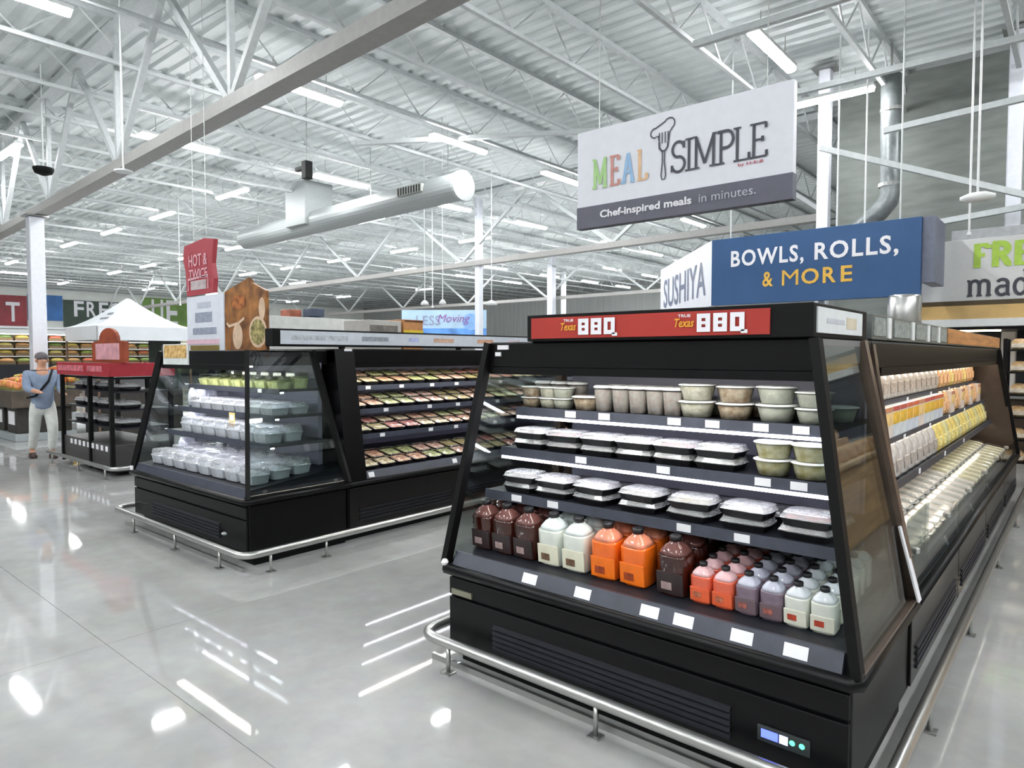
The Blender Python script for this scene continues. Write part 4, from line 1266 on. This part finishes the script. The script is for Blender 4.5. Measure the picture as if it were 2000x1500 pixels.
# produce tables at the far left
PTM = mat('crate_dark', '2b2824', .5, var=.2)
def produce_table(px, py, label, fr):
    t = thing('produce_table', label, 'produce table', (px, py, 0))
    MB().box(px - .8, px + .8, py - .5, py + .5, 0, .14, .01).build('plinth', mat('plinth_grey', '9aa0a2', .5), t)
    for s in (-.45, .4):
        MB().box(px + s - .3, px + s + .3, py - .45, py + .45, .14, .62, .01).build('bin', PTM, t)
        MB().box(px + s - .2, px + s + .2, py - .456, py - .45, .3, .55).build('white_panel', TAG, t)
    MB().box(px - .85, px + .85, py - .55, py + .55, .62, .95, .02).build('crate', mat('crate_brown', '4c4238', .5, var=.3, scale=6), t)
    for i in range(10):
        for j in range(6):
            r_ = .085
            x = px - .74 + i * .165 + random.uniform(-.02, .02)
            y = py - .44 + j * .175 + random.uniform(-.02, .02)
            z = .95 + .06 + .3 * (1 - ((i - 4.5) / 6) ** 2) * (j + 1) / 6
            random.choice(fr).place((x, y, z), random.uniform(0, 6), 'round fruit heaped on the %s' % ('orange produce table at the left edge' if px > -17 else 'yellow produce table behind the column'), 'fruit heaped on the %s table' % ('near' if px > -17 else 'far'))
    MB().box(px - .78, px + .78, py - .5, py + .5, .95, 1.0).build('liner', mat('produce_liner', '7d7a3c', .6), t)
    return t


def fruit(name, c1, c2):
    t = thing(name, '', 'fruit', local=True)
    MB().lathe([(.02, -.07), (.06, -.055), (.085, 0), (.065, .055), (.025, .07), (.01, .062)], 10).build('flesh', mat('fruit_' + c1, c1, .4, var=.2, col2=c2), t, smooth=True)
    MB().tube([(0, 0, .06), (.005, 0, .085)], .006, 5).build('stem', mat('fruit_stem', '4a4a28', .6), t)
    return Proto(t)


FR = [fruit('peach', 'd86a48', 'e2a060'), fruit('orange_fruit', 'd88a3c', 'd86040'), fruit('apple', 'c8683c', 'd8b450')]
FY_ = [fruit('lemon', 'd8c04c', 'e0d080'), fruit('mango', 'c89a50', 'd8c070')]
produce_table(-15.78, 4.05, 'dark produce table heaped with orange fruit at the left edge', FR)
produce_table(-20.6, 5.6, 'produce table with yellow fruit behind the white column', FY_)
for o in [x for x in bpy.data.objects if x.name.split('.')[0] in ('peach', 'orange_fruit', 'apple', 'lemon', 'mango')]:
    pass

# produce wall: low cooler with light shelves, band of signs above
PW = thing('produce_cooler', 'long lit produce cooler along the far left wall', 'cooler', (-53.5, 17, 0))
MB().box(-54.95, -53.2, 4, 32, 0, 1.0, .02).build('base', CHAR, PW)
MB().box(-54.95, -54.6, 4, 32, 1.0, 3.0).build('back', mat('cooler_mirror_back', '8d9a80', .4, var=.5, scale=2.5, col2='c8b880', stretch=(1, 1, 2)), PW)
for z in (1.5, 2.0, 2.5):
    MB().box(-54.6, -53.7, 4, 32, z, z + .05).build('shelf', WHITE, PW)
MB().box(-54.95, -53.2, 4, 32, 3.0, 3.3, .02).build('canopy', WHITE, PW)
MB().box(-53.6, -53.4, 4.2, 31.8, 2.96, 3.0).build('canopy_lamp', LEDM, PW)
for i in range(56):
    c = ['c8b050', '8fa048', 'd8c878', 'b88a50', '708a40', 'd09a60', 'c85a40'][i % 7]
    PR = None
crates = []
for c in ('c8b050', '8fa048', 'd8c878', 'b88a50', '6f8a40', 'd09a60', 'c86a48'):
    t = thing('produce_crate', '', 'crate', local=True)
    MB().box(-.3, .3, -.42, .42, 0, .2, .01).build('crate', mat('crate_wood', '6a5636', .6), t)
    MB().lathe([(.28, .2), (.3, .24), (.22, .36), (.1, .4)], 12, 5, sy=1.35).build('produce', food('produce_' + c, c, c, 8), t, smooth=True)
    crates.append(Proto(t))
for lv, z in enumerate((1.0, 1.55, 2.05, 2.55)):
    for i in range(16):
        crates[(i * 3 + lv * 2) % 7].place((-54.15 + (.45 if lv == 0 else 0), 8.6 + i * .95, z), 0, 'produce crate, %s from the left on the %s level of the far wall cooler' % (NTH[i + 1], ['lowest', 'second', 'third', 'top'][lv]), 'crates in the far produce cooler')
WSN = [(-54.97, 10.5, 13.9, 3.55, 5.6, 'wall_red', '8e2c34', 'red panel with white letters on the far left wall'),
       (-54.97, 13.95, 16.0, 4.0, 5.75, 'wall_blue', '2f6cb0', 'blue panel on the far left wall beside the column'),
       (-54.97, 16.05, 21.2, 3.6, 5.5, 'wall_dark_green', '31443a', 'dark green wall panel with white letters behind the tent'),
       (-54.97, 21.25, 26.2, 3.3, 6.0, 'wall_leaf_green', '6f9048', 'leafy green wall panel right of the tent roof')]
for (xx, a, b_, z0, z1, mn, c, lab) in WSN:
    t = thing('coloured_sign', lab, 'wall sign', (xx, (a + b_) / 2, z0))
    MB().box(xx, xx + .06, a, b_, z0, z1).build('panel', mat(mn, c, .5, var=.2, scale=1.2), t)
    words = {'wall_red': ('IT', 11.2, 1.2), 'wall_dark_green': ('FRES', 3.2, 1.0), 'wall_leaf_green': ('UE', 2.2, 1.9), 'wall_blue': ('D', .7, .9)}[mn]
    yc = {'wall_red': 12.6, 'wall_dark_green': 18.2, 'wall_leaf_green': 22.9, 'wall_blue': 14.3}[mn]
    zc = {'wall_red': 4.5, 'wall_dark_green': 4.9, 'wall_leaf_green': 4.9, 'wall_blue': 4.7}[mn]
    ww = words[1] if mn != 'wall_red' else 2.0
    for i, ch in enumerate(words[0]):
        nn_ = len(words[0])
        lettering(ch, t, WHITEP, (xx + .07, yc + ((i + .5) / nn_ - .5) * ww, zc), rz=R(90), name='letter', w=(ww / nn_ * .78) * (.3 if ch == 'I' else 1), h=words[2] + .1, bold=.02, depth=.02)
t = thing('sign_ledge', 'pale shelf ledge under the coloured wall signs', 'ledge', (-54.2, 15, 3.3))
MB().box(-54.95, -53.4, 8, 21, 3.34, 3.5, .01).build('ledge', WHITE, t)

# =================================================================== duct, pendants, fittings overhead
DU = thing('round_duct', 'large round white duct with a grille hanging under the roof', 'duct', (-15.5, 10.95, 5.3))
DM = mat('duct_white', '8e9393', .45, var=.04, stretch=(8, 1, 1))
MB().tube([(-20.6, 11.15, 5.3), (-10.5, 10.72, 5.3)], .31, 24).build('trunk', DM, DU, smooth=False)
MB().tube([(-10.55, 10.722, 5.3), (-10.47, 10.718, 5.3)], .33, 24).build('end_cap', mat('duct_cap', 'a0a5a5', .5), DU)
gr = MB().box(-12.35, -11.5, 10.4, 10.5, 5.28, 5.46, .005).build('grille', mat('grille_grey', '9a9e98', .5), DU)
for i in range(9):
    MB().box(-12.3 + i * .09, -12.26 + i * .09, 10.39, 10.4, 5.29, 5.45).build('grille_slot', BLACKM, gr)
MB().box(-17.4, -16.4, 10.6, 11.5, 5.2, 6.4, .02).build('riser_box', DM, DU)
for xx in (-19.5, -14, -11.2):
    MB().tube([(xx, 10.95, 5.5), (xx, 10.95, 6.85)], .01, 5).build('hanger_rod', STEEL, DU)
DK = thing('grey_duct', 'dark grey pipe duct with an elbow above the blue sign', 'duct', (-2.65, 13.0, 3.9))
MB().tube([(-2.65, 13, 6.3), (-2.64, 13, 5.4), (-2.62, 13, 4.35), (-2.66, 13, 4.2), (-2.78, 13, 4.06), (-3.15, 13, 3.72)], .16, 16).build('pipe', GALV, DK, smooth=True)
for z in (5.7, 4.45):
    MB().tube([(-2.64, 13, z), (-2.64, 13, z + .06)], .175, 16).build('clamp_band', STEEL, DK)
MB().tube([(-2.65, 13, 6.3), (-2.65, 13, 6.85)], .02, 6).build('hanger_rod', STEEL, DK)


def pendant(name, x, y, z, label, plate=.12, kind='plate', cat='pendant'):
    t = thing(name, label, cat, (x, y, z))
    MB().tube([(x, y, z), (x, y, 6.88)], .014, 6).build('rod', WHITE, t)
    if kind == 'plate':
        MB().lathe([(plate, z - .03), (plate, z - .01), (.02, z + .02)], 14, cx=x, cy=y).build('plate', WHITE, t)
    elif kind == 'bell':
        MB().lathe([(plate, z - .12), (plate * .8, z - .06), (.03, z)], 14, cx=x, cy=y).build('shade', WHITE, t, smooth=True)
    else:
        MB().lathe([(plate * .6, z - .1), (plate, z - .06), (plate, z - .02), (plate * .5, z + .02)], 16, 2.5, cx=x, cy=y, sy=.5).build('fitting', WHITE, t, smooth=True)
    return t


pendant('ceiling_pendant', -10.4, 3.82, 4.2, 'thin white rod with a small round plate below the truss at left')
pendant('ceiling_pendant', -1.18, 11.0, 3.75, 'white rod with an oval fitting above the fresh sign', .2, 'oval')
pendant('ceiling_pendant', -1.31, 11.4, 3.3, 'thin rod ending behind the fresh sign', .03)
pendant('ceiling_pendant', -13.37, 12.2, 3.05, 'left small bell pendant above the pale blue banner', .12, 'bell')
pendant('ceiling_pendant', -12.85, 12.35, 3.05, 'right-hand small bell pendant above the pale blue banner', .1, 'bell')
pendant('ceiling_pendant', -12.03, 13.34, 3.05, 'bell pendant right of the column by the pale blue banner', .16, 'bell')
pendant('ceiling_pendant', -20.5, 9.0, 3.1, 'thin rod rising above the tent roof', .03)
pendant('ceiling_pendant', -3.25, 12.2, 3.4, 'thin rod between the big white sign and the grey duct', .03)
pendant('ceiling_pendant', -2.85, 12.3, 3.3, 'thin rod just left of the grey duct', .03)
pendant('ceiling_pendant', -16.5, 15.4, 3.2, 'thin white rod left of the pale blue banner', .04)
SP = thing('black_speaker', 'small black speaker box hung near the long strip light', 'speaker', (-11.94, 7.77, 5.2))
MB().box(-12.02, -11.86, 7.69, 7.85, 5.1, 5.45, .015).build('box', BLACKM, SP)
MB().tube([(-11.94, 7.77, 5.45), (-11.94, 7.77, 6.85)], .01, 5).build('rod', STEEL, SP)
MB().box(-12.3, -12.02, 7.72, 7.8, 5.3, 5.38, .01).build('bracket', BLACKM, SP)
DO = thing('dark_dome', 'dark dome camera on the truss by the left column', 'camera', (-14.56, 4.0, 4.95))
MB().lathe([(.03, 4.86), (.14, 4.9), (.17, 4.97), (.17, 5.0)], 16, cx=-14.56, cy=4.0).build('dome', BLACKM, DO, smooth=True)
MB().tube([(-14.56, 4.0, 5.0), (-14.56, 4.0, 6.85)], .012, 6).build('rod', WHITE, DO)

# =================================================================== the shopper
def skin_mesh(name, pts, edges, material, parent, sub=2, root=0):
    me = bpy.data.meshes.new(name)
    me.from_pydata([p[:3] for p in pts], edges, [])
    o = bpy.data.objects.new(name, me)
    COL.objects.link(o)
    o.parent = parent
    sk = o.modifiers.new('skin', 'SKIN')
    sk.use_smooth_shade = True
    lay = me.skin_vertices[0].data if me.skin_vertices else None
    if lay is None:
        bm = bmesh.new()
        bm.from_mesh(me)
        bm.verts.layers.skin.verify()
        bm.to_mesh(me)
        bm.free()
        lay = me.skin_vertices[0].data
    for i, p in enumerate(pts):
        rr = p[3] if isinstance(p[3], tuple) else (p[3], p[3])
        lay[i].radius = rr
        lay[i].use_root = (i == root)
    ss = o.modifiers.new('sub', 'SUBSURF')
    ss.levels = ss.render_levels = sub
    me.materials.append(material)
    return o


PE = thing('person', 'person in blue-grey shirt and pale trousers by the red rack', 'person', (-12.3, 3.28, 0), local=True)
PE.rotation_euler = (0, 0, R(-90))       # local +y is the way they face
SKN = mat('skin', 'b98a70', .5, var=.06)
body = [(0, 0, .86, (.15, .11)), (0, 0, 1.05, (.13, .10)), (0, .01, 1.25, (.16, .11)), (0, 0, 1.36, (.10, .08)), (0, .01, 1.42, .05), (0, .02, 1.50, (.072, .085)), (0, .02, 1.57, (.07, .085)), (0, .01, 1.61, .04),
        (-.09, 0, .80, .085), (-.1, .10, .46, .058), (-.1, .03, .09, .04), (-.1, .13, .035, .032), (.09, 0, .80, .085), (.1, -.06, .46, .058), (.1, -.22, .11, .04), (.1, -.13, .04, .032),
        (-.19, 0, 1.31, .055), (-.22, .08, 1.06, .042), (-.18, .30, 1.02, .034), (-.17, .37, 1.02, .03), (.19, 0, 1.31, .055), (.22, .1, 1.08, .042), (.17, .34, 1.06, .034), (.16, .41, 1.06, .03)]
for hx, hy, hz in ((-.17, .37, 1.02), (.16, .41, 1.06)):
    pass
be = [(0, 1), (1, 2), (2, 3), (3, 4), (4, 5), (5, 6), (6, 7), (0, 8), (8, 9), (9, 10), (10, 11), (0, 12), (12, 13), (13, 14), (14, 15), (2, 16), (16, 17), (17, 18), (18, 19), (2, 20), (20, 21), (21, 22), (22, 23)]
# five short fingers on each hand
nb = len(body)
for h, sgn in ((19, -1), (23, 1)):
    p = body[h]
    for k in range(4):
        ox = (k - 1.5) * .018
        body.append((p[0] + ox, p[1] + .045, p[2] - .005, .0095))
        body.append((p[0] + ox, p[1] + (.085 - .008 * abs(k - 1)), p[2] - .03, .008))
        be += [(h, len(body) - 2), (len(body) - 2, len(body) - 1)]
    body.append((p[0] - sgn * .035, p[1] + .02, p[2] - .01, .011))
    body.append((p[0] - sgn * .045, p[1] + .05, p[2] - .02, .009))
    be += [(h, len(body) - 2), (len(body) - 2, len(body) - 1)]
skin_mesh('body', body, be, SKN, PE)
shirt = [(0, 0, .72, (.17, .13)), (0, 0, .86, (.175, .13)), (0, 0, 1.05, (.15, .12)), (0, .01, 1.25, (.18, .128)), (0, 0, 1.37, (.12, .095)), (-.2, 0, 1.31, .074), (-.225, .07, 1.08, .06), (.2, 0, 1.31, .074), (.225, .09, 1.09, .06), (-.185, .25, 1.025, .05), (.175, .29, 1.065, .05)]
skin_mesh('shirt', shirt, [(0, 1), (1, 2), (2, 3), (3, 4), (3, 5), (5, 6), (3, 7), (7, 8), (6, 9), (8, 10)], mat('shirt_blue_grey', '76849a', .7, var=.12), PE)
trou = [(0, 0, 1.0, (.14, .105)), (0, 0, .84, (.16, .125)), (-.095, 0, .76, .105), (-.1, .10, .46, .078), (-.1, .035, .12, .062), (.095, 0, .76, .105), (.1, -.06, .46, .078), (.1, -.21, .14, .062)]
skin_mesh('trousers', trou, [(0, 1), (1, 2), (2, 3), (3, 4), (1, 5), (5, 6), (6, 7)], mat('trousers_pale', 'c4c6c2', .7, var=.08), PE)
for fx, fy in ((-.1, .03), (.1, -.23)):
    MB().lathe([(.045, 0), (.05, .02), (.045, .06), (.03, .09)], 12, 2.5, cx=fx, cy=fy + .05, sy=2.3).build('shoe', mat('shoe_dark', '3a2a24', .5), PE, smooth=True)
MB().lathe([(.078, 1.53), (.088, 1.57), (.08, 1.61), (.05, 1.64), (.01, 1.65)], 14, cx=0, cy=0.0, sy=1.2).build('hair', mat('hair_grey_brown', '5a5458', .7, var=.2), PE, smooth=True)
MB().lathe([(.008, 1.49), (.016, 1.5), (.012, 1.53)], 8, cx=0, cy=.112).build('nose', SKN, PE, smooth=True)
for s in (-1, 1):
    MB().lathe([(.004, 1.535), (.009, 1.541), (.004, 1.547)], 8, cx=s * .03, cy=.098).build('eye', mat('eye_dark', '2a2422', .3), PE, smooth=True)
    MB().lathe([(.008, 1.49), (.016, 1.52), (.01, 1.55)], 8, cx=s * .076, cy=.02, sy=1.4).build('ear', SKN, PE, smooth=True)
MB().box(-.022, .022, .098, .106, 1.462, 1.468, .002).build('mouth', mat('lips', '9a5a50', .5), PE)
MB().tube([(-.13, .05, 1.38), (-.05, .13, 1.2), (.12, .12, .98), (.2, .0, .95)], .018, 6).build('bag_strap', BLACKM, PE, smooth=True)

# =================================================================== bakery side, right of the view: its warm wood shows in the side glass
BK = thing('bakery_table', 'pale wooden bread table across the right aisle', 'table', (1.7, 8.6, 0))
WOODP = mat('pale_oak', 'd2b084', .5, var=.2, scale=4, stretch=(1, .3, 4))
MB().box(1.0, 2.4, 6.2, 11.0, 0, .8, .02).build('base', WOODP, BK)
MB().box(.95, 2.45, 6.1, 11.1, .8, .85, .01).build('top', mat('oak_top', 'dcc098', .4, var=.12, scale=4), BK)
MB().box(1.5, 2.3, 6.3, 10.9, .85, 1.1, .01).build('riser', WOODP, BK)
for k in range(11):
    for xx, z in ((1.2, .85), (1.7, 1.1), (2.1, 1.1)):
        LF.place((xx, 6.5 + k * .42, z), R(90), 'loaf on the bread table right of the view', 'loaves on the bread table', sc=1.4)

# tall goods displays far behind the left run
for nm, px_, py_, c1, c2, lab in (('drink_display', -26.9, 16.6, '8a4a34', 'b4705a', 'rust red display tower far behind the left coolers'), ('goods_display', -25.6, 16.9, '2a3648', '5a6a78', 'dark blue stacked goods tower far behind the left coolers')):
    t = thing(nm, lab, 'display', (px_, py_, 0))
    MB().box(px_ - .4, px_ + .4, py_ - .35, py_ + .35, 0, .3, .02).build('base', CHAR, t)
    for k in range(9):
        MB().box(px_ - .36, px_ + .36, py_ - .3, py_ + .3, .3 + k * .37, .64 + k * .37, .02).build('carton', mat('tower_%s_%d' % (c1, k % 2), [c1, c2][k % 2], .5, var=.3, scale=3), t)
